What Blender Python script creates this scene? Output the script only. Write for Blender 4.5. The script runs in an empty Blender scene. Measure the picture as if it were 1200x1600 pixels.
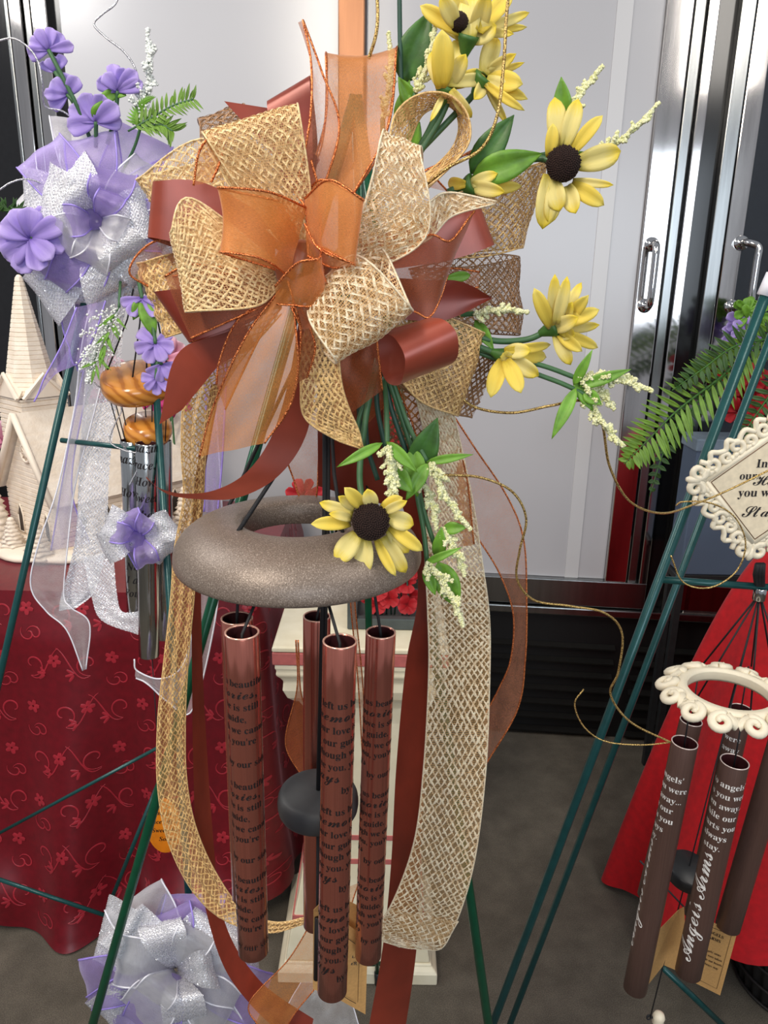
import bpy, math, random
import numpy as np
from mathutils import Vector, Matrix

# ------------------------------------------------------------------ camera, world, lamps, exposure
SC = bpy.context.scene
COL = SC.collection
F = 1202.0
H = 1.55
TH = math.radians(17.1); RO = math.radians(1.03)
CAM = np.array([0.0, 0.0, H])
FW = np.array([0.0, math.cos(TH), -math.sin(TH)])
_r = np.array([1.0, 0, 0]); _u = np.array([0.0, math.sin(TH), math.cos(TH)])
RT = math.cos(RO)*_r + math.sin(RO)*_u
UP = -math.sin(RO)*_r + math.cos(RO)*_u
cam_data = bpy.data.cameras.new('camera'); cam = bpy.data.objects.new('camera', cam_data); COL.objects.link(cam)
cam_data.sensor_fit = 'VERTICAL'; cam_data.sensor_height = 36; cam_data.lens = F/1600*36
cam_data.clip_start = 0.02
cam.matrix_world = Matrix([[RT[0], UP[0], -FW[0], 0], [RT[1], UP[1], -FW[1], 0], [RT[2], UP[2], -FW[2], H], [0, 0, 0, 1]])
SC.camera = cam
W = bpy.data.worlds.new('world'); SC.world = W; W.use_nodes = True
W.node_tree.nodes['Background'].inputs[0].default_value = (0.80, 0.83, 0.90, 1)
W.node_tree.nodes['Background'].inputs[1].default_value = 0.42

def area(name, loc, target, sx, sy, power, color):
    l = bpy.data.lights.new(name, 'AREA'); l.shape = 'RECTANGLE'; l.size = sx; l.size_y = sy; l.energy = power; l.color = color
    o = bpy.data.objects.new(name, l); COL.objects.link(o); o.location = loc
    d = Vector(target)-Vector(loc); o.rotation_euler = d.to_track_quat('-Z', 'Y').to_euler()
    return o
area('ceiling_tube_light', (-0.9, -0.5, 2.9), (-0.6, 0.9, 1.2), 0.35, 1.3, 42, (1, .90, .77))
area('ceiling_tube_light', (1.3, 0.1, 2.9), (1.1, 1.0, 0.8), 0.35, 1.3, 17, (1, .94, .86))
area('ceiling_tube_light', (-1.7, 1.3, 2.9), (-1.4, 1.8, 0.6), 0.35, 1.3, 30, (1, .97, .93))
area('shop_window_light', (0.9, -3.4, 1.9), (0.3, 1.6, 1.0), 2.2, 1.5, 60, (.80, .90, 1))
SC.view_settings.view_transform = 'Standard'
SC.view_settings.look = 'None'
SC.view_settings.gamma = 1
SC.view_settings.use_curve_mapping = False
SC.view_settings.exposure = 0.0
try:
    SC.cycles.transparent_max_bounces = 40
    SC.cycles.max_bounces = 8
except Exception: pass

# ------------------------------------------------------------------ measuring
def D(px, py, d):
    return CAM + d*(FW + (px-600)/F*RT + (800-py)/F*UP)
def P(px, py, Y):
    r = FW + (px-600)/F*RT + (800-py)/F*UP
    return CAM + r*(Y/r[1])
def PZ(px, py, z):
    r = FW + (px-600)/F*RT + (800-py)/F*UP
    return CAM + r*((z-H)/r[2])
def hpx(T, ax, py):
    lo, hi = -.2, 1.5
    for _ in range(40):
        m = (lo+hi)/2; v = np.asarray(T)+ax*m-CAM
        if 800-F*np.dot(v, UP)/np.dot(v, FW) < py: lo = m
        else: hi = m
    return lo
def dep(p): return float(np.dot(np.asarray(p)-CAM, FW))
def met(px, p): return px*dep(p)/F
def nrm(v):
    v = np.asarray(v, float); n = np.linalg.norm(v); return v/n if n > 1e-12 else np.array([0, 0, 1.0])
RNG = random.Random(7)

def spl(pts, n):
    """Catmull-Rom through pts, n+1 samples"""
    p = np.array(pts, float)
    if len(p) == 2:
        t = np.linspace(0, 1, n+1)[:, None]; return p[0]*(1-t)+p[1]*t
    q = np.vstack([2*p[0]-p[1], p, 2*p[-1]-p[-2]])
    m = len(p)-1; out = []
    for i in range(n+1):
        x = i/n*m; k = min(int(x), m-1); t = x-k
        a, b, c, d = q[k], q[k+1], q[k+2], q[k+3]
        out.append(.5*((2*b)+(c-a)*t+(2*a-5*b+4*c-d)*t*t+(3*b-a-3*c+d)*t**3))
    return np.array(out)

# ------------------------------------------------------------------ mesh building
class MB:
    def __init__(s): s.v = []; s.f = []; s.m = []; s.uv = []
    def add(s, V, Fc, mi=0, uv=None):
        b = len(s.v); s.v.extend([tuple(map(float, x)) for x in V])
        for f in Fc:
            s.f.append(tuple(b+i for i in f)); s.m.append(mi)
        if uv is None: uv = [(0.0, 0.0)]*len(V)
        s.uv.extend(uv)
        return s
    def grid(s, G, mi=0, uv=None, closed=False):
        nu, nv = len(G), len(G[0]); V = [G[i][j] for i in range(nu) for j in range(nv)]
        Fc = []
        for i in range(nu-1):
            for j in range(nv-1): Fc.append((i*nv+j, i*nv+j+1, (i+1)*nv+j+1, (i+1)*nv+j))
            if closed: Fc.append((i*nv+nv-1, i*nv, (i+1)*nv, (i+1)*nv+nv-1))
        return s.add(V, Fc, mi, uv)
    def tube(s, pts, r, n=6, mi=0, caps=True):
        pts = np.array(pts, float); m = len(pts)
        rr = np.full(m, r) if np.isscalar(r) else np.array(r, float)
        T = np.gradient(pts, axis=0); ref = np.array([0.13, 0.21, 0.97])
        G = []; e1 = None
        for i in range(m):
            t = nrm(T[i])
            if e1 is None:
                a = ref if abs(np.dot(ref, t)) < .9 else np.array([1.0, 0, 0]); e1 = nrm(a-np.dot(a, t)*t)
            else: e1 = nrm(e1-np.dot(e1, t)*t)
            e2 = np.cross(t, e1)
            G.append([pts[i]+rr[i]*(math.cos(2*math.pi*k/n)*e1+math.sin(2*math.pi*k/n)*e2) for k in range(n)])
        b = len(s.v); s.grid(G, mi, None, True)
        if caps:
            s.f.append(tuple(b+k for k in range(n))[::-1]); s.m.append(mi)
            s.f.append(tuple(b+(m-1)*n+k for k in range(n))); s.m.append(mi)
        return s
    def box(s, c, ax, ay, az, mi=0):
        c = np.asarray(c, float); V = [c+sx*ax+sy*ay+sz*az for sx in (-1, 1) for sy in (-1, 1) for sz in (-1, 1)]
        return s.add(V, [(0, 1, 3, 2), (4, 6, 7, 5), (0, 4, 5, 1), (2, 3, 7, 6), (0, 2, 6, 4), (1, 5, 7, 3)], mi)
    def abox(s, x0, x1, y0, y1, z0, z1, mi=0):
        return s.box(((x0+x1)/2, (y0+y1)/2, (z0+z1)/2), np.array([(x1-x0)/2, 0, 0]), np.array([0, (y1-y0)/2, 0]), np.array([0, 0, (z1-z0)/2]), mi)
    def lathe(s, c, axis, prof, n=32, mi=0, e1=None):
        c = np.asarray(c, float); a = nrm(axis); r0 = np.array([1.0, 0, 0]) if abs(a[0]) < .9 else np.array([0, 1.0, 0])
        e = nrm(r0-np.dot(r0, a)*a) if e1 is None else e1; e2 = np.cross(a, e)
        G = [[c+a*z+r*(math.cos(2*math.pi*k/n)*e+math.sin(2*math.pi*k/n)*e2) for k in range(n)] for r, z in prof]
        return s.grid(G, mi, None, True)
    def ball(s, c, r, mi=0, sub=0):
        c = np.asarray(c, float)
        V = [(1, 0, 0), (-1, 0, 0), (0, 1, 0), (0, -1, 0), (0, 0, 1), (0, 0, -1)]
        Fc = [(0, 2, 4), (2, 1, 4), (1, 3, 4), (3, 0, 4), (2, 0, 5), (1, 2, 5), (3, 1, 5), (0, 3, 5)]
        return s.add([c+np.array(v)*r for v in V], Fc, mi)
    def build(s, name, mats, parent=None, smooth=True, bevel=0, **props):
        me = bpy.data.meshes.new(name); me.from_pydata(s.v, [], s.f)
        if not isinstance(mats, (list, tuple)): mats = [mats]
        for m in mats: me.materials.append(m)
        me.polygons.foreach_set('material_index', s.m)
        me.polygons.foreach_set('use_smooth', [smooth]*len(s.f))
        uvl = me.uv_layers.new(name='UVMap')
        li = np.zeros(len(me.loops), dtype=np.int32); me.loops.foreach_get('vertex_index', li)
        uvl.data.foreach_set('uv', np.array(s.uv, dtype=np.float32)[li].ravel())
        me.update()
        o = bpy.data.objects.new(name, me); COL.objects.link(o)
        if parent is not None: attach(o, parent)
        if bevel:
            b = o.modifiers.new('b', 'BEVEL'); b.width = bevel; b.segments = 2; b.limit_method = 'ANGLE'
        for k, v in props.items(): o[k] = v
        return o
def attach(o, parent):
    o.parent = parent
    L = parent.location
    if parent.parent is None: o.matrix_parent_inverse = Matrix.Translation(-Vector(L))
def thing(name, label, cat, loc=(0, 0, 0), group=None):
    o = bpy.data.objects.new(name, None); COL.objects.link(o); o.location = [float(x) for x in loc]; o.empty_display_size = .02
    o['label'] = label; o['category'] = cat
    if group: o['group'] = group
    return o

# ------------------------------------------------------------------ materials
def lin(c):
    return tuple(((x/255)/12.92 if x/255 <= .04045 else ((x/255+.055)/1.055)**2.4) for x in c)
class N:
    def __init__(s, name):
        s.m = bpy.data.materials.new(name); s.m.use_nodes = True; s.t = s.m.node_tree; s.t.nodes.clear()
        s.out = s.n('ShaderNodeOutputMaterial')
    def n(s, ty, **k):
        x = s.t.nodes.new(ty)
        for a, b in k.items(): setattr(x, a, b)
        return x
    def l(s, a, b): s.t.links.new(a, b)
    def math(s, op, a, b=None, c=None):
        x = s.n('ShaderNodeMath', operation=op)
        for i, v in enumerate((a, b, c)):
            if v is None: continue
            if isinstance(v, (int, float)): x.inputs[i].default_value = v
            else: s.l(v, x.inputs[i])
        return x.outputs[0]
    def noise(s, scale, detail=3, vec=None, rough=.5):
        x = s.n('ShaderNodeTexNoise'); x.inputs['Scale'].default_value = scale; x.inputs['Detail'].default_value = detail; x.inputs['Roughness'].default_value = rough
        if vec is None: vec = s.n('ShaderNodeTexCoord').outputs['Object']
        s.l(vec, x.inputs['Vector']); return x.outputs['Fac']
    def mapv(s, vec, scale):
        x = s.n('ShaderNodeMapping'); x.inputs['Scale'].default_value = scale; s.l(vec, x.inputs['Vector']); return x.outputs[0]
    def ramp(s, fac, stops):
        x = s.n('ShaderNodeValToRGB'); e = x.color_ramp.elements
        while len(e) > 1: e.remove(e[0])
        e[0].position = stops[0][0]; e[0].color = (*stops[0][1], 1)
        for p, c in stops[1:]:
            q = e.new(p); q.color = (*c, 1)
        s.l(fac, x.inputs[0]); return x.outputs['Color']
    def pr(s, col, rough=.5, metal=0, bump=None, bstr=.3, bdist=.001, **k):
        x = s.n('ShaderNodeBsdfPrincipled')
        if isinstance(col, tuple): x.inputs['Base Color'].default_value = (*col, 1)
        else: s.l(col, x.inputs['Base Color'])
        if isinstance(rough, (int, float)): x.inputs['Roughness'].default_value = rough
        else: s.l(rough, x.inputs['Roughness'])
        x.inputs['Metallic'].default_value = metal
        for a, b in k.items():
            inp = x.inputs[a.replace('_', ' ')]
            inp.default_value = b
        if bump is not None:
            b = s.n('ShaderNodeBump'); b.inputs['Strength'].default_value = bstr; b.inputs['Distance'].default_value = bdist; s.l(bump, b.inputs['Height']); s.l(b.outputs[0], x.inputs['Normal'])
        return x
    def fin(s, sh):
        s.l(sh.outputs[0], s.out.inputs['Surface']); return s.m
def simple(name, rgb, rough=.5, metal=0, var=.12, nscale=60, bump=0, bscale=200, bdist=.0005, **k):
    n = N(name); c = lin(rgb)
    col = n.ramp(n.noise(nscale), [(.3, tuple(x*(1-var) for x in c)), (.7, tuple(min(1, x*(1+var)) for x in c))])
    b = n.noise(bscale, 4) if bump else None
    return n.fin(n.pr(col, rough, metal, b, bump or .3, bdist, **k))
def sheer(name, rgb, base=.45, gain=.5, glow=.35, rough=.45, grain=True, spark=0, trans=.4):
    """thin woven sheer cloth: clear gaps between threads, thread colour, satin sheen"""
    n = N(name); c = lin(rgb)
    uv = n.n('ShaderNodeTexCoord').outputs['UV']
    st = n.noise(40, 5, n.mapv(uv, (12, 90, 1)), .7); cl = n.noise(45, 2, uv)
    col = n.ramp(st, [(.3, tuple(x*.66 for x in c)), (.7, tuple(min(1, x*1.4) for x in c))])
    p = n.pr(col, rough, 0, st, .45, .0004, Sheen_Weight=.5, Specular_IOR_Level=.7)
    tl = n.n('ShaderNodeBsdfTranslucent'); n.l(col, tl.inputs[0])
    mx = n.n('ShaderNodeMixShader'); mx.inputs[0].default_value = trans; n.l(p.outputs[0], mx.inputs[1]); n.l(tl.outputs[0], mx.inputs[2])
    last = mx
    if spark:
        g = n.n('ShaderNodeBsdfGlossy'); g.inputs['Roughness'].default_value = .48; g.inputs[0].default_value = (*[min(1, x*1.1+.1) for x in c], 1)
        m2 = n.n('ShaderNodeMixShader'); m2.inputs[0].default_value = spark; n.l(mx.outputs[0], m2.inputs[1]); n.l(g.outputs[0], m2.inputs[2]); last = m2
    tr = n.n('ShaderNodeBsdfTransparent')
    lw = n.n('ShaderNodeLayerWeight'); lw.inputs[0].default_value = .5
    a = n.math('MULTIPLY_ADD', lw.outputs['Facing'], gain, base)
    a = n.math('MULTIPLY_ADD', n.math('SUBTRACT', cl, .5), .35, a)
    a = n.math('MULTIPLY_ADD', n.math('SUBTRACT', st, .5), 1.1, a)
    a = n.math('MINIMUM', n.math('MAXIMUM', a, .05), .97)
    m = n.n('ShaderNodeMixShader'); n.l(a, m.inputs[0]); n.l(tr.outputs[0], m.inputs[1]); n.l(last.outputs[0], m.inputs[2])
    return n.fin(m)
def gridmesh(name, rgb, pitch, width, fill=.0):
    """open square net, uv in metres"""
    n = N(name); c = lin(rgb)
    uv = n.n('ShaderNodeTexCoord').outputs['UV']
    sp = n.n('ShaderNodeSeparateXYZ'); n.l(uv, sp.inputs[0])
    def line(x):
        y = n.math('PINGPONG', x, pitch/2); return n.math('LESS_THAN', y, width/2)
    a = n.math('MAXIMUM', line(sp.outputs[0]), line(sp.outputs[1]))
    if fill: a = n.math('MAXIMUM', a, fill)
    col = n.ramp(n.noise(300, 2, uv), [(.3, tuple(x*.7 for x in c)), (.7, tuple(min(1, x*1.25) for x in c))])
    p = n.pr(col, .5); tr = n.n('ShaderNodeBsdfTransparent')
    m = n.n('ShaderNodeMixShader'); n.l(a, m.inputs[0]); n.l(tr.outputs[0], m.inputs[1]); n.l(p.outputs[0], m.inputs[2])
    return n.fin(m)
def straw(name, lo, hi, rough=.30, metal=0., scale=500, tr=.18):
    n = N(name); uv = n.n('ShaderNodeTexCoord').outputs['Object']
    col = n.ramp(n.noise(scale, 3, uv, .7), [(.3, lin(lo)), (.55, lin(hi)), (.8, tuple(min(1, x*1.2) for x in lin(hi)))])
    p = n.pr(col, rough, metal, n.noise(1200, 2, uv), .4, .0003, Sheen_Weight=.3)
    t = n.n('ShaderNodeBsdfTranslucent'); n.l(col, t.inputs[0])
    m = n.n('ShaderNodeMixShader'); m.inputs[0].default_value = tr; n.l(p.outputs[0], m.inputs[1]); n.l(t.outputs[0], m.inputs[2])
    return n.fin(m)
def glitter(name, lo, hi, scale=900):
    n = N(name); uv = n.n('ShaderNodeTexCoord').outputs['Object']
    nz = n.noise(scale, 1, uv, .8)
    col = n.ramp(nz, [(.38, lin(lo)), (.6, lin(hi))])
    return n.fin(n.pr(col, .28, .75, nz, 1, .0008))
def satin(name, rgb):
    n = N(name); c = lin(rgb); uv = n.n('ShaderNodeTexCoord').outputs['UV']
    sp = n.n('ShaderNodeSeparateXYZ'); n.l(uv, sp.inputs[0])
    rib = n.noise(1, 3, n.mapv(uv, (1400, 60, 1)), .6)
    col = n.ramp(n.noise(25, 4, uv), [(.3, tuple(x*.82 for x in c)), (.7, tuple(x*1.15 for x in c))])
    p = n.pr(col, .34, .18, rib, .12, .0002, Sheen_Weight=.15, Specular_IOR_Level=.6, Anisotropic=.5)
    p.inputs['Sheen Tint'].default_value = (1, .6, .45, 1)
    return n.fin(p)

M = {}
M['burlap_net'] = gridmesh('burlap_net', (206, 164, 108), .00160, .00040)
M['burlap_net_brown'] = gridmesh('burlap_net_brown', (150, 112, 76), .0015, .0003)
M['straw'] = straw('straw', (200, 154, 92), (255, 228, 172))
M['straw_gold'] = straw('straw_gold', (186, 140, 76), (250, 212, 144))
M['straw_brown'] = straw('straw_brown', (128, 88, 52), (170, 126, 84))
M['straw_pale'] = straw('straw_pale', (214, 182, 140), (255, 240, 208))
M['satin'] = satin('copper_brown_satin', (148, 64, 46))
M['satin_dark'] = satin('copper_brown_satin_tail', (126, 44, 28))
M['organza'] = sheer('copper_organza', (226, 142, 62), .38, .42, spark=.14)
M['organza_mid'] = sheer('double_copper_organza', (230, 142, 58), .56, .38, spark=.14)
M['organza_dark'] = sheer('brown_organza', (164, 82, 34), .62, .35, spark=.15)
M['organza_thin'] = sheer('thin_copper_organza', (214, 146, 112), .34, .5, spark=.1, trans=.5)
M['copper_wire'] = glitter('copper_glitter_edge', (150, 62, 30), (255, 160, 96))
M['gold_wire'] = glitter('gold_glitter_cord', (110, 78, 38), (240, 206, 130))
M['silver_wire'] = glitter('silver_glitter_cord', (130, 130, 136), (250, 250, 255))
M['lav'] = sheer('lavender_organza', (186, 164, 244), .40, .45, spark=.08, trans=.5)
M['lav_white'] = sheer('white_organza', (246, 246, 255), .36, .5, spark=.12, trans=.5)
M['lav_edge'] = simple('lavender_edge', (160, 140, 226), .5)
M['white_edge'] = simple('white_satin_edge', (236, 236, 250), .4)
M['silver_net'] = gridmesh('silver_tulle', (236, 236, 250), .0018, .00040, .30)
M['silver_thread'] = simple('silver_tinsel', (240, 240, 250), .3, .45, var=.1, nscale=900)
M['tinsel_flake'] = simple('tinsel_flake', (252, 252, 255), .22, .7, var=.03)
M['stem'] = simple('green_plastic_stem', (64, 104, 66), .5)
M['stem_dark'] = simple('dark_green_stem', (38, 74, 60), .5)
M['leaf'] = simple('green_cloth_leaf', (104, 152, 46), .5, var=.25, nscale=90, bump=.4, bscale=300)
M['leaf_dark'] = simple('dark_green_cloth_leaf', (60, 104, 40), .5, var=.3, nscale=70, bump=.4, bscale=300)
M['easel'] = simple('green_enamelled_steel', (8, 78, 52), .3, .2)
M['easel_dark'] = simple('dark_green_enamelled_steel', (24, 74, 74), .3, .2)
M['black_cord'] = simple('black_braided_cord', (20, 20, 24), .6, bump=.8, bscale=1500)
M['black'] = simple('black_satin_paint', (40, 42, 44), .42)
M['kraft'] = simple('kraft_card', (192, 146, 88), .75, var=.08, nscale=300)
M['ink'] = simple('black_ink', (22, 14, 16), .5)
M['ink_white'] = simple('white_ink', (226, 222, 218), .5)
M['cream_resin'] = simple('cream_resin', (232, 222, 198), .42, var=.06, nscale=30)
M['plaque_face'] = simple('cream_printed_face', (226, 212, 184), .5, var=.10, nscale=120)
M['ceramic'] = simple('white_bisque_ceramic', (236, 222, 204), .6, var=.05, nscale=20)
M['copper_tube'] = None
def brushed(name, rgb, rough, metal=1.0, ani=.6, fine=900):
    n = N(name); c = lin(rgb); co = n.n('ShaderNodeTexCoord').outputs['Object']
    nz = n.noise(1.0, 3, n.mapv(co, (fine, fine, 3)), .6)
    col = n.ramp(nz, [(.3, tuple(x*.85 for x in c)), (.7, tuple(min(1, x*1.1) for x in c))])
    return n.fin(n.pr(col, rough, metal, nz, .08, .0003, Anisotropic=ani))
M['copper_tube'] = brushed('copper_anodised_tube', (200, 122, 106), .17, .88)
M['steel_warm_reflection'] = brushed('reflection_tinted_steel', (112, 78, 56), .30, .8, .3, 40)  # warm reflection on the steel mullion, put into its base colour
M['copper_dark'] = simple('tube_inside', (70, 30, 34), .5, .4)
M['silver_tube'] = brushed('polished_silver_tube', (190, 192, 192), .16)
M['bronze_tube'] = brushed('bronze_painted_tube', (112, 86, 78), .38, .55)
M['steel'] = brushed('polished_steel', (196, 192, 190), .09, 1.0, .3, 40)
M['steel_dull'] = brushed('brushed_steel_trim', (150, 152, 152), .25, 1.0, .5, 60)
M['chrome'] = simple('chrome', (205, 205, 205), .06, 1.0, var=.02)
def ringmat():
    n = N('speckled_taupe_powder_coat'); nz = n.noise(900, 2, None, .8)
    col = n.ramp(nz, [(.35, lin((104, 92, 82))), (.55, lin((126, 112, 102))), (.72, lin((176, 164, 152)))])
    return n.fin(n.pr(col, .42, .25, n.noise(700, 2), .5, .0006))
M['ring'] = ringmat()

# ------------------------------------------------------------------ ribbons
def noisefn(seed):
    r = np.random.RandomState(seed); k = r.uniform(-9, 9, (6, 2)); ph = r.uniform(0, 6.28, 6)
    return lambda u, v: sum(math.sin(k[i, 0]*u+k[i, 1]*v+ph[i]) for i in range(6))/6
def surf(A, B, nu, nv, bulge=0, crink=0, pleat=0, pleats=5, pleat_end=1.0, seed=1):
    a = spl(A, nu); b = spl(B, nu); ta = np.gradient((a+b)/2, axis=0); f = noisefn(seed)
    G = np.zeros((nu+1, nv+1, 3))
    for i in range(nu+1):
        n = nrm(np.cross(ta[i], b[i]-a[i])); u = i/nu
        pl = pleat*(max(0, 1-u/pleat_end) if pleat_end < 1 else 1)
        for j in range(nv+1):
            v = j/nv
            G[i, j] = a[i]*(1-v)+b[i]*v + n*(bulge*math.sin(math.pi*v)+crink*f(u*2.2, v*1.6)+pl*math.sin(v*2*math.pi*pleats+seed))
    return G
def metric(G):
    mid = G[:, G.shape[1]//2]; L = float(np.linalg.norm(np.diff(mid, axis=0), axis=1).sum())
    Wd = float(np.max(np.linalg.norm(np.diff(G, axis=1), axis=2).sum(axis=1))); return L, Wd
def bil(G, u, v):
    nu, nv = G.shape[0]-1, G.shape[1]-1
    x = np.clip(u, 0, 1)*nu; y = np.clip(v, 0, 1)*nv; i = np.minimum(x.astype(int), nu-1); j = np.minimum(y.astype(int), nv-1)
    fx = (x-i)[:, None]; fy = (y-j)[:, None]
    p = G[i, j]*(1-fx)*(1-fy)+G[i+1, j]*fx*(1-fy)+G[i, j+1]*(1-fx)*fy+G[i+1, j+1]*fx*fy
    du = (G[i+1, j]-G[i, j])*(1-fy)+(G[i+1, j+1]-G[i, j+1])*fy; dv = (G[i, j+1]-G[i, j])*(1-fx)+(G[i+1, j+1]-G[i+1, j])*fx
    n = np.cross(du, dv); n /= (np.linalg.norm(n, axis=1)[:, None]+1e-12)
    return p, n
def uvof(G, L, Wd):
    nu, nv = G.shape[0]-1, G.shape[1]-1
    return [(i/nu*L, j/nv*Wd) for i in range(nu+1) for j in range(nv+1)]
def threads(mb, G, L, Wd, sp, hw, mi, slope=1.0, amp=.0007, seed=0):
    rs = np.random.RandomState(seed)
    for sgn in (1, -1):
        run = Wd*slope; k0 = -run if sgn > 0 else 0; k1 = L if sgn > 0 else L+run
        s0 = k0
        while s0 < k1:
            w = hw*rs.uniform(.75, 1.25); j = rs.uniform(-.15, .15)*sp
            n = max(6, int(Wd/.0022)); t = np.linspace(0, Wd, n); s = s0+j+sgn*t*slope + .0004*np.sin(t*1500+s0*900)
            ok = (s >= 0) & (s <= L)
            if ok.sum() > 2:
                t2 = t[ok]; s2 = s[ok]; p, nn = bil(G, s2/L, t2/Wd)
                tg = np.gradient(p, axis=0); tg /= (np.linalg.norm(tg, axis=1)[:, None]+1e-12); sd = np.cross(tg, nn)
                off = nn*(amp*np.sin(t2/sp*math.pi*1.4+(0 if sgn > 0 else 3.14)+s0*math.pi/sp))[:, None]
                wv = (w*(.82+.30*np.sin(t2/sp*math.pi*2.0+s0*700)))[:, None]; g = np.stack([p+off-sd*wv, p+off+nn*wv*.55, p+off+sd*wv], axis=1)
                mb.grid(g.tolist(), mi)
            s0 += sp
def ribbon(name, kind, parent, A, B, nu=40, nv=14, bulge=0, crink=0, pleat=0, pleats=5, pleat_end=1.0, seed=1, W=None, sp=.0076, hw=.00100, net=None, thr=None, label=None, er=.0009):
    """A and B are the two selvedges as world points. One mesh per strip; its wired edges are sub-parts."""
    G = surf(A, B, nu, nv, bulge, crink, pleat, pleats, pleat_end, seed); L, Wd = metric(G)
    mb = MB()
    if kind == 'burlap':
        Wm = W or Wd
        mb.grid(G.tolist(), 0, uvof(G, L, Wm)); threads(mb, G, L, Wm, sp, hw, 1, seed=seed)
        for c in (0, -1): mb.tube(G[:, c], hw*.9, 4, 1)
        o = mb.build(name, [M[net or 'burlap_net'], M[thr or 'straw']], parent)
    elif kind == 'mesh':
        mb.grid(G.tolist(), 0, uvof(G, L, Wd)); threads(mb, G, L, Wd, sp, hw, 1, seed=seed)
        rs = np.random.RandomState(seed); nf = int(L*Wd/1.1e-5)
        u_ = rs.uniform(0, 1, nf); v_ = rs.uniform(0, 1, nf); p, nn = bil(G, u_, v_)
        for q in range(nf):
            d1 = nrm(nn[q]+rs.normal(0, .55, 3)); e1 = nrm(np.cross(d1, rs.normal(0, 1, 3))); e2 = np.cross(d1, e1); r_ = rs.uniform(.0006, .0012); c_ = p[q]+nn[q]*rs.uniform(-.0006, .0006)
            mb.add([c_+e1*r_, c_+e2*r_*.6, c_-e1*r_, c_-e2*r_*.6], [(0, 1, 2, 3)], 2)
        o = mb.build(name, [M['silver_net'], M['silver_thread'], M['tinsel_flake']], parent)
    else:
        mb.grid(G.tolist(), 0, uvof(G, L, Wd)); mat, edge = kind
        o = mb.build(name, [M[mat]], parent)
        if edge:
            for c in (0, -1):
                e = MB(); e.tube(G[:, c], er, 5); e.build('wired_edge', [M[edge]], o)
    if label: o['label'] = label
    return o
def PY(pts):
    return [P(*p) for p in pts]
def loop(name, kind, parent, A, B, ys, back=.035, sh=(0, 0), tipr=None, seed=1, **k):
    """A, B: three pixels each (root, belly, tip) of the front face; ys depth of root, belly, tip; the strip returns behind"""
    yc, ym, yt = ys
    def mk(E):
        (x0, y0), (x1, y1), (x2, y2) = E
        return [P(x0, y0, yc), P(x1, y1, ym), P(x2+.0*(x2-x1), y2, yt), P(x2*.82+x1*.18+sh[0]*.4, y2*.82+y1*.18+sh[1]*.4, yt+back*.8), P(x1*.8+x0*.2+sh[0], y1*.8+y0*.2+sh[1], (ym+yt)/2+back*1.1), P(x0, y0, yc+.02)]
    return ribbon(name, kind, parent, mk(A), mk(B), seed=seed, **k)

# ------------------------------------------------------------------ writing
def ser(s, style='serif'):
    lo, up = {'serif': (0x1D41A, 0x1D400), 'script': (0x1D4EA, 0x1D4D0), 'italic': (0x1D482, 0x1D468), 'plain': (97, 65)}[style]
    return ''.join(chr(lo+ord(c)-97) if 'a' <= c <= 'z' else chr(up+ord(c)-65) if 'A' <= c <= 'Z' else c for c in s)
_tc = {}
def textmesh(s, style):
    if (s, style) in _tc: return _tc[(s, style)]
    c = bpy.data.curves.new('lettering', 'FONT'); c.body = ser(s, style); c.size = 1; c.align_x = 'CENTER'; c.resolution_u = 3
    o = bpy.data.objects.new('lettering', c); COL.objects.link(o)
    dg = bpy.context.evaluated_depsgraph_get(); me = o.evaluated_get(dg).to_mesh()
    V = [tuple(v.co) for v in me.vertices]; Fc = [tuple(p.vertices) for p in me.polygons]
    o.evaluated_get(dg).to_mesh_clear(); bpy.data.objects.remove(o); bpy.data.curves.remove(c)
    _tc[(s, style)] = (V, Fc); return V, Fc
def wraptext(mb, lines, T, Bm, r, rowh, start, ang, mi=0):
    """lines = [(string, style, size factor, dx)] written around a tube T->Bm"""
    T = np.asarray(T); ax = nrm(np.asarray(Bm)-T); fr = nrm((CAM-T)-np.dot(CAM-T, ax)*ax); sd = np.cross(ax, fr)
    if np.dot(sd, RT) < 0: sd = -sd
    y = start
    Lx = float(np.linalg.norm(np.asarray(Bm)-T))
    for s, st, sz, dx in lines:
        if s and y < Lx-.003:
            V, Fc = textmesh(s, st); out = []
            for x, yy, z in V:
                a = (x*sz*rowh+dx*rowh)/r + ang; h = y-yy*sz*rowh
                out.append(T+ax*h+(r+.00025)*(math.cos(a)*fr+math.sin(a)*sd))
            mb.add(out, Fc, mi)
        y += rowh
    return y
def flattext(mb, s, style, o, ex, ey, size, mi=0):
    V, Fc = textmesh(s, style)
    mb.add([np.asarray(o)+np.asarray(ex)*x*size+np.asarray(ey)*y*size for x, y, z in V], Fc, mi)
def pipe(mb, T, Bm, r, wall=.0016, n=40, mi=0, mi_in=1):
    T = np.asarray(T); Bm = np.asarray(Bm); ax = Bm-T; L = float(np.linalg.norm(ax))
    e = .0007
    mb.lathe(T, ax, [(r-wall, 0.0004), (r-wall+e*.5, 0), (r-e*.4, 0), (r, e), (r, L*.25), (r, L*.5), (r, L*.75), (r, L-e), (r-e, L), (r-wall, L)], n, mi)
    mb.lathe(T, ax, [(r-wall, L), (r-wall, 0.0004)], n, mi_in)

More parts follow.
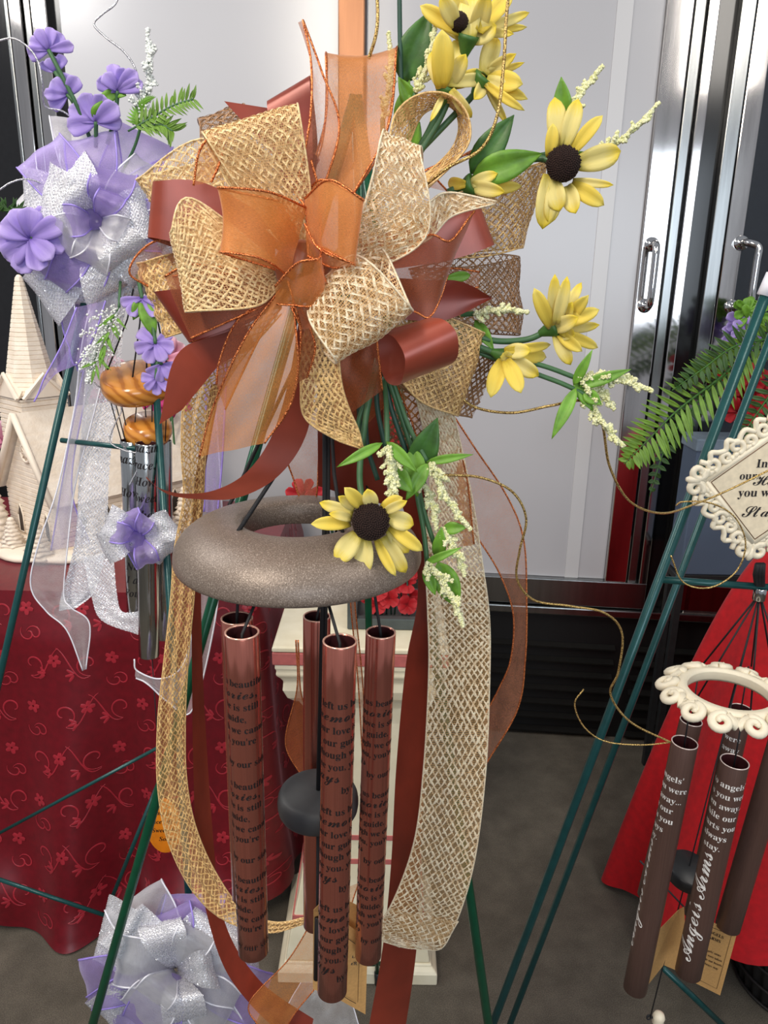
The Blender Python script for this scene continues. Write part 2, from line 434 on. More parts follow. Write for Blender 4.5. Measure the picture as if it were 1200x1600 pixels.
# ================================================================== THE SETTING
def carpetmat():
    n = N('taupe_loop_carpet'); co = n.n('ShaderNodeTexCoord').outputs['Object']
    a = n.noise(420, 4, co, .9); b = n.noise(14, 4, co, .6)
    mix = n.math('MULTIPLY_ADD', b, .22, n.math('MULTIPLY', a, .78))
    col = n.ramp(mix, [(.36, lin((66, 61, 52))), (.5, lin((98, 91, 80))), (.64, lin((134, 125, 111)))])
    return n.fin(n.pr(col, .95, 0, a, .8, .003))
mb = MB(); nx = 24
mb.grid([[(-4+8*i/nx, -4+9*j/nx, 0) for j in range(nx+1)] for i in range(nx+1)])
mb.build('floor', carpetmat(), kind='structure')
WALLM = simple('charcoal_wall_paint', (26, 26, 28), .45)
C0 = np.array([0, 2.42, 0.0]); ca = math.radians(5); CX = np.array([math.cos(ca), -math.sin(ca), 0]); CN = np.array([-math.sin(ca), -math.cos(ca), 0]); CZ = np.array([0, 0, 1.0])
mb = MB(); mb.box(C0-CN*.95+CZ*1.5, CX*4.2, CN*.05, CZ*1.5); mb.build('wall_back', WALLM, kind='structure')
def CL(px, py, n=0):
    r = FW+(px-600)/F*RT+(800-py)/F*UP; o = C0+CN*n
    t = np.dot(o-CAM, CN)/np.dot(r, CN); p = CAM+r*t
    return float(np.dot(p-C0, CX)), float(p[2])
def cb(mb, x0, x1, z0, z1, n0, n1, mi=0):
    return mb.box(C0+CX*(x0+x1)/2+CZ*(z0+z1)/2+CN*(n0+n1)/2, CX*abs(x1-x0)/2, CN*abs(n1-n0)/2, CZ*abs(z1-z0)/2, mi)
PANEL = simple('pale_grey_gloss_panel', (188, 188, 192), .22, var=.02, nscale=2)
BLK = simple('black_gloss_trim', (22, 22, 24), .15)
cooler = thing('display_cooler', 'tall steel framed flower cooler with pale grey doors behind the wind chimes', 'cooler', C0)
ZT = 2.45
zb = CL(880, 905)[1]; zf = CL(880, 945)[1]
xl0, xl1 = CL(105, 200)[0], CL(529, 40)[0]
xr0, xr1 = CL(571, 40)[0], CL(995, 450)[0]
def piece(name, x0, x1, z0, z1, n0, n1, m, bev=.002, par=None, **k):
    b = MB(); cb(b, x0, x1, z0, z1, n0, n1); return b.build(name, m, par or cooler, False, bev, **k)
d1 = piece('door_panel', xl0, xl1, zb, ZT, -.05, -.02, PANEL)
d2 = piece('door_panel', xr0, xr1, zb, ZT, -.05, -.02, PANEL)
xs = CL(940, 420)[0]; piece('reflection_strip', xs-.022, xs+.022, zb, ZT, -.02, -.017, simple('pale_reflection', (204, 204, 206), .3, var=0), .001)  # pale vertical reflection on the door, added as a thin strip
piece('mullion', xl1, xr0, zb-.07, ZT, -.05, .012, M['steel_warm_reflection'], .004)
X = [CL(px, 450)[0] for px in (995, 1033, 1036, 1051, 1054, 1069, 1100, 1121, 1123, 1150)]
piece('door_frame', X[0], X[1], zf, ZT, -.05, .0, M['steel'], .003)
piece('door_frame', X[2], X[3], zf, ZT, -.05, -.008, M['steel_dull'], .003)
piece('door_frame', X[4], X[5], zf, ZT, -.05, .004, M['steel'], .003)
piece('gasket', X[0]-.004, X[6], zf, ZT, -.06, -.03, BLK, .001)
piece('door_frame', X[6], X[7], zf, ZT, -.05, .004, M['steel_dull'], .003)
piece('door_frame', X[8], X[9], zf, ZT, -.05, .0, M['steel'], .003)
n = N('cooler_glass'); g = n.pr((.9, .95, .95), .03, 0, Transmission_Weight=1.0, IOR=1.1, Alpha=.35); GLASS = n.fin(g)
piece('glass_pane', X[9], X[9]+.9, zb, ZT, -.035, -.03, GLASS, 0)
piece('door_frame', X[9]-.02, X[9]+.9, zf-.02, zb, -.05, .0, M['steel'], .003)
piece('bottom_rail', xl0-.02, X[5], zf, zb, -.05, .006, M['steel_dull'], .003)
piece('sill_trim', xl0-.2, X[9]+.9, zf-.03, zf-.003, -.05, .02, M['steel_dull'], .004)
L_ = [CL(px, 100)[0] for px in (13, 19, 22, 41, 43, 53, 56, 80, 83)]
for a, b, m in ((0, 1, 'steel_dull'), (2, 3, 'steel'), (4, 5, 'steel_dull'), (6, 7, 'steel')):
    piece('door_frame', L_[a], L_[b], zf, ZT, -.05, .0 if m == 'steel' else -.008, M[m], .003)
piece('gasket', L_[0], xl0+.004, zf, ZT, -.06, -.03, BLK, .001)
piece('side_panel', L_[0]-1.4, L_[0], zf, ZT, -.6, -.03, BLK, .002)
piece('body', L_[0]-1.4, X[9]+.9, .42, .44, -.85, -.06, BLK, 0)
piece('rear_lining', L_[0]-1.4, X[9]+.9, .0, ZT, -.88, -.85, simple('dark_lining', (40, 44, 54), .5), 0)
# louvred base
xg0, xg1 = CL(380, 1000)[0], CL(955, 1080)[0]
piece('base_panel', L_[0]-1.4, X[9]+.9, 0, zf-.03, -.10, -.03, simple('black_base', (14, 14, 15), .5), 0)
z0 = CL(880, 1012)[1]; z1 = CL(880, 1145)[1]
SL = simple('black_louvre_slat', (30, 29, 28), .38, .2)
for seg in ((xg0-.75, xg0-.06), (xg0, xg1), (xg1+.06, xg1+.8)):
    for i in range(7):
        z = z0+(z1-z0)*i/6; b = MB()
        b.box(C0+CX*(seg[0]+seg[1])/2+CZ*z+CN*(-.018), CX*(seg[1]-seg[0])/2, nrm(CN-CZ*.35)*.012, nrm(CZ+CN*.35)*.0030)
        b.build('slat', SL, cooler, False)
def handle(px, py0, py1, off):
    x, za = CL(px, py0); zz = CL(px, py1)[1]; b = MB()
    q = [C0+CX*x+CZ*za+CN*0, C0+CX*x+CZ*za+CN*.045, C0+CX*(x+off)+CZ*(za-.012)+CN*.062, C0+CX*(x+off)+CZ*(za-.05)+CN*.066,
         C0+CX*(x+off)+CZ*(zz+.05)+CN*.066, C0+CX*(x+off)+CZ*(zz+.012)+CN*.062, C0+CX*x+CZ*zz+CN*.045, C0+CX*x+CZ*zz+CN*0]
    b.tube(spl(q, 42), .0105, 10)
    b.lathe(q[0], CN, [(0, .006), (.02, .006), (.021, 0)], 18); b.lathe(q[-1], CN, [(0, .006), (.02, .006), (.021, 0)], 18)
    b.build('door_handle', M['chrome'], cooler)
handle(1018, 382, 478, 0.0); handle(1158, 380, 480, .028)

# ================================================================== LEFT TABLE AND CLOTH
def velvet(name, rgb, sheen=.6, rough=.5):
    n = N(name); c = lin(rgb); nz = n.noise(60, 4)
    col = n.ramp(nz, [(.3, tuple(x*.85 for x in c)), (.7, tuple(x*1.15 for x in c))])
    p = n.pr(col, rough, 0, n.noise(900, 2), .3, .0004, Sheen_Weight=sheen, Sheen_Roughness=.35)
    p.inputs['Sheen Tint'].default_value = (1, .5, .55, 1); return n.fin(p)
DAM = velvet('wine_red_damask', (104, 3, 20), .35, .38); DAML = velvet('woven_scroll_thread', (158, 34, 48), .4, .34)
zt = P(40, 923, 1.6)[2]; XC = -.315; YB = 2.30
tbl = thing('display_table', 'table hidden under the wine red damask cloth', 'table', (-1.0, 1.95, 0))
b = MB(); b.abox(-1.75, XC-.03, 1.64, YB-.02, zt-.035, zt-.008); b.build('table_top', simple('grey_laminate', (120, 116, 110), .5), tbl, False, .003)
for x in (-1.65, XC-.12):
    for y in (1.72, YB-.1):
        b = MB(); b.tube([(x, y, 0), (x, y, zt-.035)], .018, 10); b.build('leg', M['black'], tbl)
fn = noisefn(5)
def cloth_pt(s, v):
    """s along the table edge (m) from the left end round the near right corner; v 0 top edge .. 1 hem"""
    W1 = XC+1.75; r = .03
    if s < W1: p = np.array([-1.75+s, 1.6, 0]); o = np.array([0, -1.0, 0])
    elif s < W1+r*1.57: a = (s-W1)/r; p = np.array([XC+r*math.sin(a), 1.6+r-r*math.cos(a), 0]); o = np.array([math.sin(a), -math.cos(a), 0])
    else: p = np.array([XC+r, 1.6+r+(s-W1-r*1.57), 0]); o = np.array([1.0, 0, 0])
    fold = .040*v*math.sin(s*15.5+1.5*math.sin(s*5))+.018*v*math.sin(s*31+1.3)
    corner = math.exp(-((s-W1-.02)/.10)**2)
    flare = .02*min(1, v*8)+.10*v*v*(1 if s < W1 else .35)+.05*corner*v**1.2
    hem = zt*(1-.985*v) + v*(.02+.035*math.sin(s*6.5+4.4)+.10*corner*0) 
    p = p+o*(flare+fold)
    bunch = .05*math.exp(-((v-.9)/.08)**2)*fn(s*3, v)
    return np.array([p[0], p[1]-bunch, max(.006, hem)])
ST = XC+1.75+.05+.72; ns, nvv = 260, 60
GC = np.array([[cloth_pt(ST*i/ns, j/nvv) for j in range(nvv+1)] for i in range(ns+1)])
cl = MB(); cl.grid(GC.tolist())
cl.grid([[(-1.75+(XC+.03+1.75)*i/20, 1.6+(YB-1.6+.04)*j/10, zt) for j in range(11)] for i in range(21)])
cloth = cl.build('tablecloth', DAM, None, label='wine red damask tablecloth with scrolling vines hanging to the carpet', category='tablecloth')
# woven scrolls lie on the cloth
def spiral(x, y, a0, R, turns, sgn):
    out = []
    for i in range(22):
        t = i/21; r = R*(1-t*.82); a = a0+sgn*t*turns*6.28
        out.append((x+r*math.cos(a), y+r*math.sin(a)))
    return out
sm = MB(); hgt = zt
def lay(path, w):
    pts = np.array(path); p, n = bil(GC, pts[:, 0]/ST, pts[:, 1]/hgt)
    ok = (pts[:, 1] > .01) & (pts[:, 1] < hgt*.985) & (pts[:, 0] > 0) & (pts[:, 0] < ST)
    if not ok.all(): return
    for k in range(len(p)):
        if np.dot(n[k], CAM-p[k]) < 0: n[k] = -n[k]
    tg = np.gradient(p, axis=0); tg /= (np.linalg.norm(tg, axis=1)[:, None]+1e-12); sd = np.cross(tg, n)
    m = len(p); ww = np.array([w*(.35+.65*math.sin(math.pi*(i+.5)/m)) for i in range(m)])[:, None]
    sm.grid(np.stack([p-sd*ww+n*.0008, p+n*.0016, p+sd*ww+n*.0008], axis=1).tolist())
rs = random.Random(3)
for iy in range(8):
    for ix in range(19):
        x = ix*.125+(.06 if iy % 2 else 0)+.02; y = iy*.118+.05; sg = 1 if (ix+iy) % 2 else -1; a = rs.uniform(-.4, .4)
        lay(spiral(x, y, a+1.5, .030, .95, sg), .0022)
        lay([(x+.03*math.cos(a+1.5)-sg*t*.07, y+.03+.018*math.sin(t*5)-t*.055) for t in np.linspace(0, 1, 12)], .0018)
        lay(spiral(x+.055*sg, y+.045, a+3.6, .020, .9, -sg), .0018)
        for k in range(5):
            q = a+k*1.2566; cx_, cy_ = x+.052, y-.012
            lay([(cx_+t*.016*math.cos(q), cy_+t*.016*math.sin(q)) for t in np.linspace(.15, 1, 5)], .0055)
        for k in range(3):
            q = a+2.2+k*.8; cx_, cy_ = x-.03*sg, y+.022
            lay([(cx_+t*.02*math.cos(q), cy_+t*.02*math.sin(q)) for t in np.linspace(.1, 1, 5)], .0036)
so = sm.build('woven_scroll', DAML, cloth, kind='stuff')

# ================================================================== CERAMIC CHURCH
O_ = PZ(99, 872, zt); ps = math.radians(51); EX = np.array([math.cos(ps), math.sin(ps), 0]); EY = np.array([-math.sin(ps), math.cos(ps), 0])
def CH(a, b, z): return O_+EX*a+EY*b+CZ*z
ch = thing('ceramic_church', 'white bisque ceramic church with a tall pointed spire on the damask table', 'figurine', O_)
def chmat():
    n = N('bisque_brickwork'); co = n.n('ShaderNodeTexCoord').outputs['Object']
    nz = n.noise(160, 3, co); col = n.ramp(n.noise(30, 3, co), [(.3, lin((226, 210, 190))), (.7, lin((242, 230, 214)))])
    return n.fin(n.pr(col, .6, 0, nz, .5, .002))
CM = chmat()
def courses(mb, ring, z0, z1, step=.0125, rel=.0034, joint=True, seed=0):
    """ring of (a,b) corners; sawtooth courses with joints standing proud brick by brick"""
    n = len(ring); cx = sum(p[0] for p in ring)/n; cy = sum(p[1] for p in ring)/n; G = []; z = z0
    while z < z1-1e-6:
        zz = min(z+step, z1)
        for (zh, o) in ((z, 0), (z+.0016, rel), (zz-.0016, rel)):
            G.append([CH(a+(a-cx)/abs(a-cx+1e-9)*o, b_+(b_-cy)/abs(b_-cy+1e-9)*o, zh) for a, b_ in ring])
        z = zz
    mb.grid(G, 0, None, True)
def chz(px, py, Y): return P(px, py, Y)[2]-zt
# nave walls
LN, WN, HE, HA = .42, .25, .155, .335
b = MB(); courses(b, [(0, 0), (LN, 0), (LN, WN), (0, WN)], 0, HE); b.build('nave_wall', CM, ch, False)
b = MB()
z = HE-.006; G = []
while z < HA-.004:
    for zh, o in ((z, 0), (z+.0016, .002), (z+.011, .002)):
        k = (HA-zh)/(HA-HE)*WN/2; G.append([CH(-o, WN/2-k, zh), CH(-o, WN/2+k, zh)])
    z += .0125
b.grid(G); b.build('gable_wall', CM, ch, False)
b = MB()
for sgn in (-1, 1):      # roof slopes with lapped shingle rows
    G = []
    for i in range(12):
        t0_, t1_ = i/12, (i+1)/12
        for t, o in ((t0_, .006), (t1_, .001)):
            yy = WN/2+sgn*(t*(WN/2+.02)); zz = HA+.012-t*(HA-HE+.03)
            G.append([CH(-.022, yy, zz+o), CH(LN+.02, yy, zz+o)])
    b.grid(G)
b.build('nave_roof', CM, ch, False)
b = MB()
for sgn in (-1, 1): b.tube([CH(-.024, WN/2, HA+.016), CH(-.024, WN/2+sgn*(WN/2+.02), HE-.014)], .0085, 6)
b.build('gable_moulding', M['ceramic'], ch)
b = MB(); b.tube(np.array([CH(-.004, WN/2+.022*math.cos(t), HA-.085+.022*math.sin(t)) for t in np.linspace(0, 6.28, 24)]), .004, 6)
for k in range(4): b.tube([CH(-.005, WN/2+.018*math.cos(k*.785), HA-.085+.018*math.sin(k*.785)), CH(-.005, WN/2-.018*math.cos(k*.785), HA-.085-.018*math.sin(k*.785))], .002, 5)
b.build('rose_window', M['ceramic'], ch)
DK = simple('dark_opening', (70, 60, 52), .8)
def lancet(face, u, z, w, h):
    b = MB(); pts = [(u-w, z), (u+w, z), (u+w, z+h*.6), (u+w*.55, z+h*.85), (u, z+h), (u-w*.55, z+h*.85), (u-w, z+h*.6)]
    V = [(CH(-.0045, p, q) if face == 'g' else CH(p, -.0045, q)) for p, q in pts]
    V2 = [(CH(-.001, p, q) if face == 'g' else CH(p, -.001, q)) for p, q in pts]; m = len(pts)
    b.add(V+V2, [tuple(range(m))]+[(i, (i+1) % m, m+(i+1) % m, m+i) for i in range(m)]); w_ = b.build('window', DK, ch, False)
    e = MB(); e.tube(V[2:]+[V[0]], .0022, 5); e.tube(V[:3], .0022, 5); e.build('window_frame', M['ceramic'], w_)
for u in (.055, .125, .19): lancet('g', u, .03 if u != .125 else .008, .013 if u != .125 else .02, .075)
for u in (.06, .13, .20, .27, .34): lancet('s', u, .04, .012, .075)
# tower
ta, tb, tw = .006, .132, .115
zt1 = chz(42, 628, 1.86)
b = MB(); courses(b, [(ta, tb), (ta+tw, tb), (ta+tw, tb+tw), (ta, tb+tw)], .1, zt1+.0); b.build('tower', CM, ch, False)
b = MB()     # four little gables round the tower head
for (p, q) in (((ta, tb), (ta+tw, tb)), ((ta+tw, tb), (ta+tw, tb+tw)), ((ta+tw, tb+tw), (ta, tb+tw)), ((ta, tb+tw), (ta, tb))):
    p = np.array(p); q = np.array(q); m_ = (p+q)/2; c_ = np.array([ta+tw/2, tb+tw/2]); o_ = (m_-c_)/np.linalg.norm(m_-c_)*.008
    b.add([CH(*(p+o_), zt1), CH(*(q+o_), zt1), CH(*(m_+o_), zt1+.055), CH(*c_, zt1+.055), CH(*c_, zt1)], [(0, 1, 2), (0, 2, 3), (1, 3, 2), (0, 3, 4), (1, 4, 3)])
    b.tube([CH(*(p+o_*1.3), zt1), CH(*(m_+o_*1.3), zt1+.058), CH(*(q+o_*1.3), zt1)], .0055, 5)
b.build('tower_gable', M['ceramic'], ch, False)
hs = chz(30, 436, 1.90)-zt1
b = MB(); G = []; n8 = 8; rw = 26
for i in range(rw):
    for t, o in ((i/rw, .0), ((i+.12)/rw, .002), ((i+.9)/rw, .002)):
        r = (1-t)*tw*.50+.007+o
        G.append([CH(ta+tw/2+r*math.cos(k*math.pi/4+.39), tb+tw/2+r*math.sin(k*math.pi/4+.39), zt1+.004+t*hs) for k in range(n8)])
b.grid(G, 0, None, True); b.lathe(CH(ta+tw/2, tb+tw/2, zt1+hs), CZ, [(.009, -.006), (.008, .004), (.004, .009), (0, .010)], 12); b.build('spire', CM, ch, False)
# base slab and snowy trees
b = MB(); rim = [(-.07+.0*i, 0) for i in range(1)]
G = [[CH(.17+(.27+k)*math.cos(a)*1.0, .11+(.2+k)*math.sin(a)+.01*math.sin(a*9), z) for a in np.linspace(0, 6.28, 49)[:-1]] for k, z in ((0, 0), (.012, .006), (.01, .014), (-.01, .02), (-.2, .022))]
b.grid(G, 0, None, True); b.build('snowy_base', M['ceramic'], ch)
def tree(a, bb, h, r, sd):
    m = MB(); rr = random.Random(sd); G = []; tiers = 9
    for i in range(tiers):
        for t, k in ((0, .72), (.25, 1.0), (.7, .82)):
            f = (i+t)/tiers; R = r*(1-f*.82)*k
            G.append([CH(a+R*(1+.16*math.sin(6*q+i*1.7))*math.cos(q), bb+R*(1+.16*math.sin(6*q+i*1.7))*math.sin(q), .01+f*h) for q in np.linspace(0, 6.28, 19)[:-1]])
    G.append([CH(a, bb, .01+h)]*18)
    m.grid(G, 0, None, True); m.build('tree', M['ceramic'], ch)
for i, (a, bb, h, r) in enumerate(((-.055, .22, .15, .05), (-.06, .13, .085, .035), (-.05, .02, .10, .04), (.06, -.045, .09, .04), (.15, -.06, .12, .045), (.25, -.06, .14, .05), (.34, -.05, .12, .045))): tree(a, bb, h, r, i)

# ================================================================== FLOWER PARTS
def petalmat(name, base, mid, tip):
    n = N(name); uv = n.n('ShaderNodeTexCoord').outputs['UV']; sp = n.n('ShaderNodeSeparateXYZ'); n.l(uv, sp.inputs[0])
    st = n.noise(3, 3, n.mapv(uv, (1.2, 9, 1)), .6)
    f = n.math('MULTIPLY_ADD', n.math('SUBTRACT', st, .5), .5, sp.outputs[0])
    col = n.ramp(f, [(.02, lin(base)), (.3, lin(mid)), (.62, lin(mid)), (.93, lin(tip))])
    p = n.pr(col, .55, 0, st, .3, .0008, Sheen_Weight=.2); t = n.n('ShaderNodeBsdfTranslucent'); n.l(col, t.inputs[0])
    m = n.n('ShaderNodeMixShader'); m.inputs[0].default_value = .3; n.l(p.outputs[0], m.inputs[1]); n.l(t.outputs[0], m.inputs[2]); return n.fin(m)
M['petal'] = petalmat('cream_yellow_petal', (214, 196, 70), (246, 232, 150), (246, 222, 60))
M['petal_y'] = petalmat('bright_yellow_petal', (206, 180, 40), (246, 222, 92), (244, 226, 110))
M['petal_lav'] = petalmat('lavender_petal', (126, 98, 198), (182, 158, 234), (202, 182, 242))
M['petal_pink'] = petalmat('pink_petal', (210, 110, 150), (238, 170, 196), (246, 206, 220))
M['petal_red'] = petalmat('red_petal', (150, 8, 20), (206, 20, 34), (224, 50, 60))
M['petal_mag'] = petalmat('magenta_petal', (150, 10, 90), (196, 30, 120), (214, 60, 140))
M['seed'] = simple('dark_brown_seed_head', (44, 22, 16), .9, bump=1, bscale=900, bdist=.002)
M['amaranth'] = straw('pale_green_amaranth', (222, 224, 140), (252, 252, 208), .6, scale=300)
M['white_bead'] = simple('white_frosted_berry', (236, 240, 236), .5)
def blade(mb, b0, t0, w, curl=.15, cup=.2, mi=0, nl=9, shape='petal', twist=0, side=None):
    """a petal or leaf from b0 to t0 (world), full width w (m)"""
    b0 = np.asarray(b0, float); t0 = np.asarray(t0, float); ax = t0-b0; L = np.linalg.norm(ax); a = ax/L
    view = nrm(CAM-b0); s = nrm(np.cross(a, view)) if side is None else nrm(side-np.dot(side, a)*a); n = np.cross(s, a)
    if np.dot(n, view) < 0: n = -n
    if twist: s, n = math.cos(twist)*s+math.sin(twist)*n, math.cos(twist)*n-math.sin(twist)*s
    G = []; uv = []
    for i in range(nl+1):
        t = i/nl
        if shape == 'petal': wd = w/2*(.34+.66*math.sin(math.pi*min(1, t*.80+.10)))*(1 if t < .72 else math.sqrt(max(0, 1-((t-.72)/.28)**2))*.96+.04)
        elif shape == 'leaf': wd = w/2*max(.03, math.sin(math.pi*t**.75)**.9)
        else: wd = w/2*(.25+.75*math.sin(math.pi*t*.62))*(1 if t < .8 else math.sqrt(max(0, 1-((t-.8)/.2)**2))*.8+.2)
        c = b0+a*L*t+n*L*curl*math.sin(math.pi*t*.9)
        row = []
        for j in range(7):
            v = j/6*2-1
            row.append(c+s*wd*v+n*(cup*wd*(v*v)-.10*wd*math.cos(v*math.pi*2.0))); uv.append((t, (v+1)/2))
        G.append(row)
    mb.grid(G, mi, uv)
def addblade(name, par, b0, t0, w, mat, label=None, thick=.0004, **k):
    m = MB(); blade(m, b0, t0, w, **k); o = m.build(name, M[mat], par)
    s = o.modifiers.new('t', 'SOLIDIFY'); s.thickness = thick; s.offset = 0
    if label: o['label'] = label
    return o
def stem(par, pts, r=.0022, mat='stem', name='stem'):
    m = MB(); m.tube(spl(pts, 8*(len(pts)-1)), r, 8); return m.build(name, M[mat], par)
def sprig(par, b0, t0, w, mat='amaranth', n=700, br=.0013, seed=1, name='blossom_spike', side=14):
    """many tiny florets on short side branches round a spike"""
    m = MB(); r = random.Random(seed); b0 = np.asarray(b0); t0 = np.asarray(t0); ax = t0-b0; L = np.linalg.norm(ax); a = ax/L
    e1 = nrm(np.cross(a, FW)); e2 = np.cross(a, e1)
    bend = e1*L*.06*r.choice((-1, 1))
    br_ = []
    for k in range(side):
        t = k/side*.86; R = w/2*(1-t*.78)*(.55+.45*r.random()); q = r.uniform(0, 6.28) if k % 3 else (0 if k % 2 else 3.14)
        br_.append((t, R, q))
    for i in range(n):
        if r.random() < .42:
            t = r.random()**.9; R = w*.13*(1-t*.5)*r.random()**.5; q = r.uniform(0, 6.28); p = b0+a*L*t+bend*math.sin(math.pi*t)+(e1*math.cos(q)+e2*math.sin(q))*R
        else:
            t, R, q = br_[int(r.random()*side)]; f = r.random()**.8; tt = t+f*R/L*1.0
            p = b0+a*L*min(1, tt)+bend*math.sin(math.pi*t)+(e1*math.cos(q)+e2*math.sin(q))*R*f+np.array([r.gauss(0, 1), r.gauss(0, 1), r.gauss(0, 1)])*w*.035
        m.ball(p, br*r.uniform(.7, 1.4))
    st = MB(); st.tube([b0, (b0+t0)/2+bend, t0], [.0011, .0008, .0004], 5); st.build('spike_stem', M['stem'], par)
    return m.build(name, M[mat], par, kind='stuff')

# ================================================================== SMALL BACKGROUND FLOWERS
def bloom(par, px, py, Y, r, mat, n=7, d=(0, -1), spread=1.5, name='petal', wid=.8, seed=0):
    """cup-shaped flower: petals fan round pixel direction d"""
    rr = random.Random(seed); c = P(px, py, Y); k = met(1, c); a0 = math.atan2(d[1], d[0])
    for i in range(n):
        f = (i/(n-1)-.5)*2 if n > 1 else 0; a = a0+f*spread/2*1.0; dl = r*(.85+.25*rr.random())
        t = P(px+dl*math.cos(a), py+dl*math.sin(a), Y+rr.uniform(-.012, .012))
        addblade(name, par, c, t, r*wid*k*rr.uniform(.8, 1.1), mat, curl=.12*rr.choice((-1, 1)), cup=.3, shape='round')
def floral(name, label, cat, px, py, Y, group=None): return thing(name, label, cat, P(px, py, Y), group)
for i, (px, py, lab, sp) in enumerate(((8, 985, 'pink silk blossom just left of the ceramic church', 2.4), (172, 585, 'pink silk blossom on the church side of the wooden disc', 3.4), (262, 560, 'small pink silk blossom above the wooden disc near the copper bow', 3.2))):
    py = 690 if i == 0 else py
    Yb = 2.08 if i == 0 else 2.12; f = floral('silk_blossom', lab, 'flower', px, py, Yb, 'pink silk blossoms behind the church')
    bloom(f, px, py, Yb, 34, 'petal_pink', 7, (0, -1), sp*1.6, seed=i); 
    q = P(px, py, Yb); stem(f, [q, q*np.array([1, 1, 0])+np.array([0.0, .02, zt])], .003)
    addblade('leaf', f, P(px, py+5, Yb), P(px+20, py+22, Yb), .03, 'leaf_dark', shape='leaf')
f = floral('silk_flower_bunch', 'magenta silk flowers lying behind the church roof under the wooden disc', 'flower', 190, 640, 2.15)
for i, (px, py) in enumerate(((165, 622), (200, 628), (240, 625), (275, 628))): bloom(f, px, py, 2.15, 26, 'petal_mag', 6, (0.3*(-1)**i, -1), 4.5, seed=20+i); stem(f, [P(px, py, 2.15), P(215, 760, 2.15)*np.array([1, 1, 0])+np.array([0, 0, zt])], .003)

# ================================================================== CREAM PEDESTAL, LANTERN AND RED FLOWERS
def pedmat():
    n = N('cream_glazed_plaster'); c = n.ramp(n.noise(20, 3), [(.3, lin((226, 216, 186))), (.7, lin((240, 232, 206)))]); return n.fin(n.pr(c, .38))
PM = pedmat(); PINK = simple('dusty_pink_paint', (190, 104, 100), .5)
PYc = 1.72
tc = D(555, 985, 1.95); k = met(1, tc); px0 = tc[0]; ztop = PZ(470, 1003, .0)[2]
A0 = P(475, 1003, 1.62); ztop = A0[2]
base_c = PZ(562, 1455, 0.0)
ped = thing('pedestal', 'cream flared pedestal with dusty pink bands standing on the carpet behind the chimes', 'pedestal', (base_c[0], base_c[1], 0))
cx, cy = base_c[0]+.0, base_c[1]
def sq(mb, prof, mi=0, r=0):
    """square section profile [(half width, z)]"""
    G = []
    for hw, z in prof:
        row = []
        for sx, sy in ((-1, -1), (1, -1), (1, 1), (-1, 1)):
            row.append((cx+sx*hw, cy+sy*hw*.82, z))
        G.append(row)
    b0 = len(mb.v); mb.grid(G, mi, None, True); mb.f.append((b0, b0+3, b0+2, b0+1)); mb.m.append(mi); e = b0+4*(len(prof)-1); mb.f.append((e, e+1, e+2, e+3)); mb.m.append(mi)
wt = .175
Yf = cy-wt*.82; ztop = P(475, 1012, Yf)[2]; zb_ = lambda py: P(560, py, Yf)[2]
b = MB(); sq(b, [(wt-.002, ztop-.012), (wt, ztop-.010), (wt, ztop-.003), (wt-.003, ztop)]); b.build('top_slab', PM, ped, False, .002)
b = MB(); sq(b, [(wt, ztop-.040), (wt, ztop-.013)]); b.build('pink_band', PINK, ped, False, .002)
b = MB(); sq(b, [(.135, ztop-.14), (.150, ztop-.125), (.158, ztop-.105), (.156, ztop-.085), (.162, ztop-.075), (.170, ztop-.066), (.168, ztop-.056), (wt-.004, ztop-.05), (wt-.004, ztop-.041)]); b.build('cornice', PM, ped, False, .003)
b = MB(); sq(b, [(.165, .05), (.155, .12), (.135, .22), (.118, .34), (.112, ztop-.2), (.12, ztop-.16), (.13, ztop-.141)]); b.build('flared_body', PM, ped, False, .004)
for hh in (.16, .30, .36):
    wv = np.interp(hh, [.05, .12, .22, .34, 1], [.165, .155, .135, .118, .112])+.002; b = MB(); sq(b, [(wv, hh-.006), (wv, hh+.006)]); b.build('pink_band', PINK, ped, False)
b = MB(); sq(b, [(.182, 0), (.182, .03), (.178, .036), (.17, .044), (.168, .05)]); b.build('base_plate', PM, ped, False, .003)
# grey window-framed box with red flowers in it
LG = simple('blue_grey_painted_wood', (72, 80, 80), .5)
lx0, lx1 = P(552, 960, cy)[0], P(664, 960, cy)[0]; lz1 = ztop+.155; ly0, ly1 = cy-.05, cy+.10
fb = thing('flower_lantern', 'blue grey wooden lantern holding red blossoms on the cream pedestal', 'lantern', ((lx0+lx1)/2, cy, ztop))
t_ = .010
for x in (lx0, lx1):
    for y in (ly0, ly1):
        b = MB(); b.abox(x-t_, x+t_, y-t_, y+t_, ztop+.001, lz1); b.build('post', LG, fb, False, .002)
for z in (ztop+.013, lz1):
    for y in (ly0, ly1):
        b = MB(); b.abox(lx0+t_, lx1-t_, y-t_*.9, y+t_*.9, z-.012, z+.012); b.build('rail', LG, fb, False, .002)
    for x in (lx0, lx1):
        b = MB(); b.abox(x-t_*.9, x+t_*.9, ly0+t_, ly1-t_, z-.012, z+.012); b.build('rail', LG, fb, False, .002)
b = MB(); b.abox(lx0, lx1, ly0, ly1, ztop+.001, ztop+.008); b.build('floor_board', LG, fb, False)
rr = random.Random(4)
rb = thing('red_blossoms', 'red silk azalea blossoms packed inside the blue grey lantern', 'flower', ((lx0+lx1)/2, cy, ztop+.01))
for i in range(26):
    c = np.array([rr.uniform(lx0+.03, lx1-.03), rr.uniform(ly0+.035, ly1-.03), ztop+.03+rr.random()*.09]); 
    m = MB()
    for kk in range(5):
        q = kk*1.2566+rr.random(); e = c+.022*(math.cos(q)*RT+math.sin(q)*UP)-FW*.008; blade(m, c, e, .022, .1, .3, shape='round')
    m.build('blossom', M['petal_red'], rb)
b = MB()
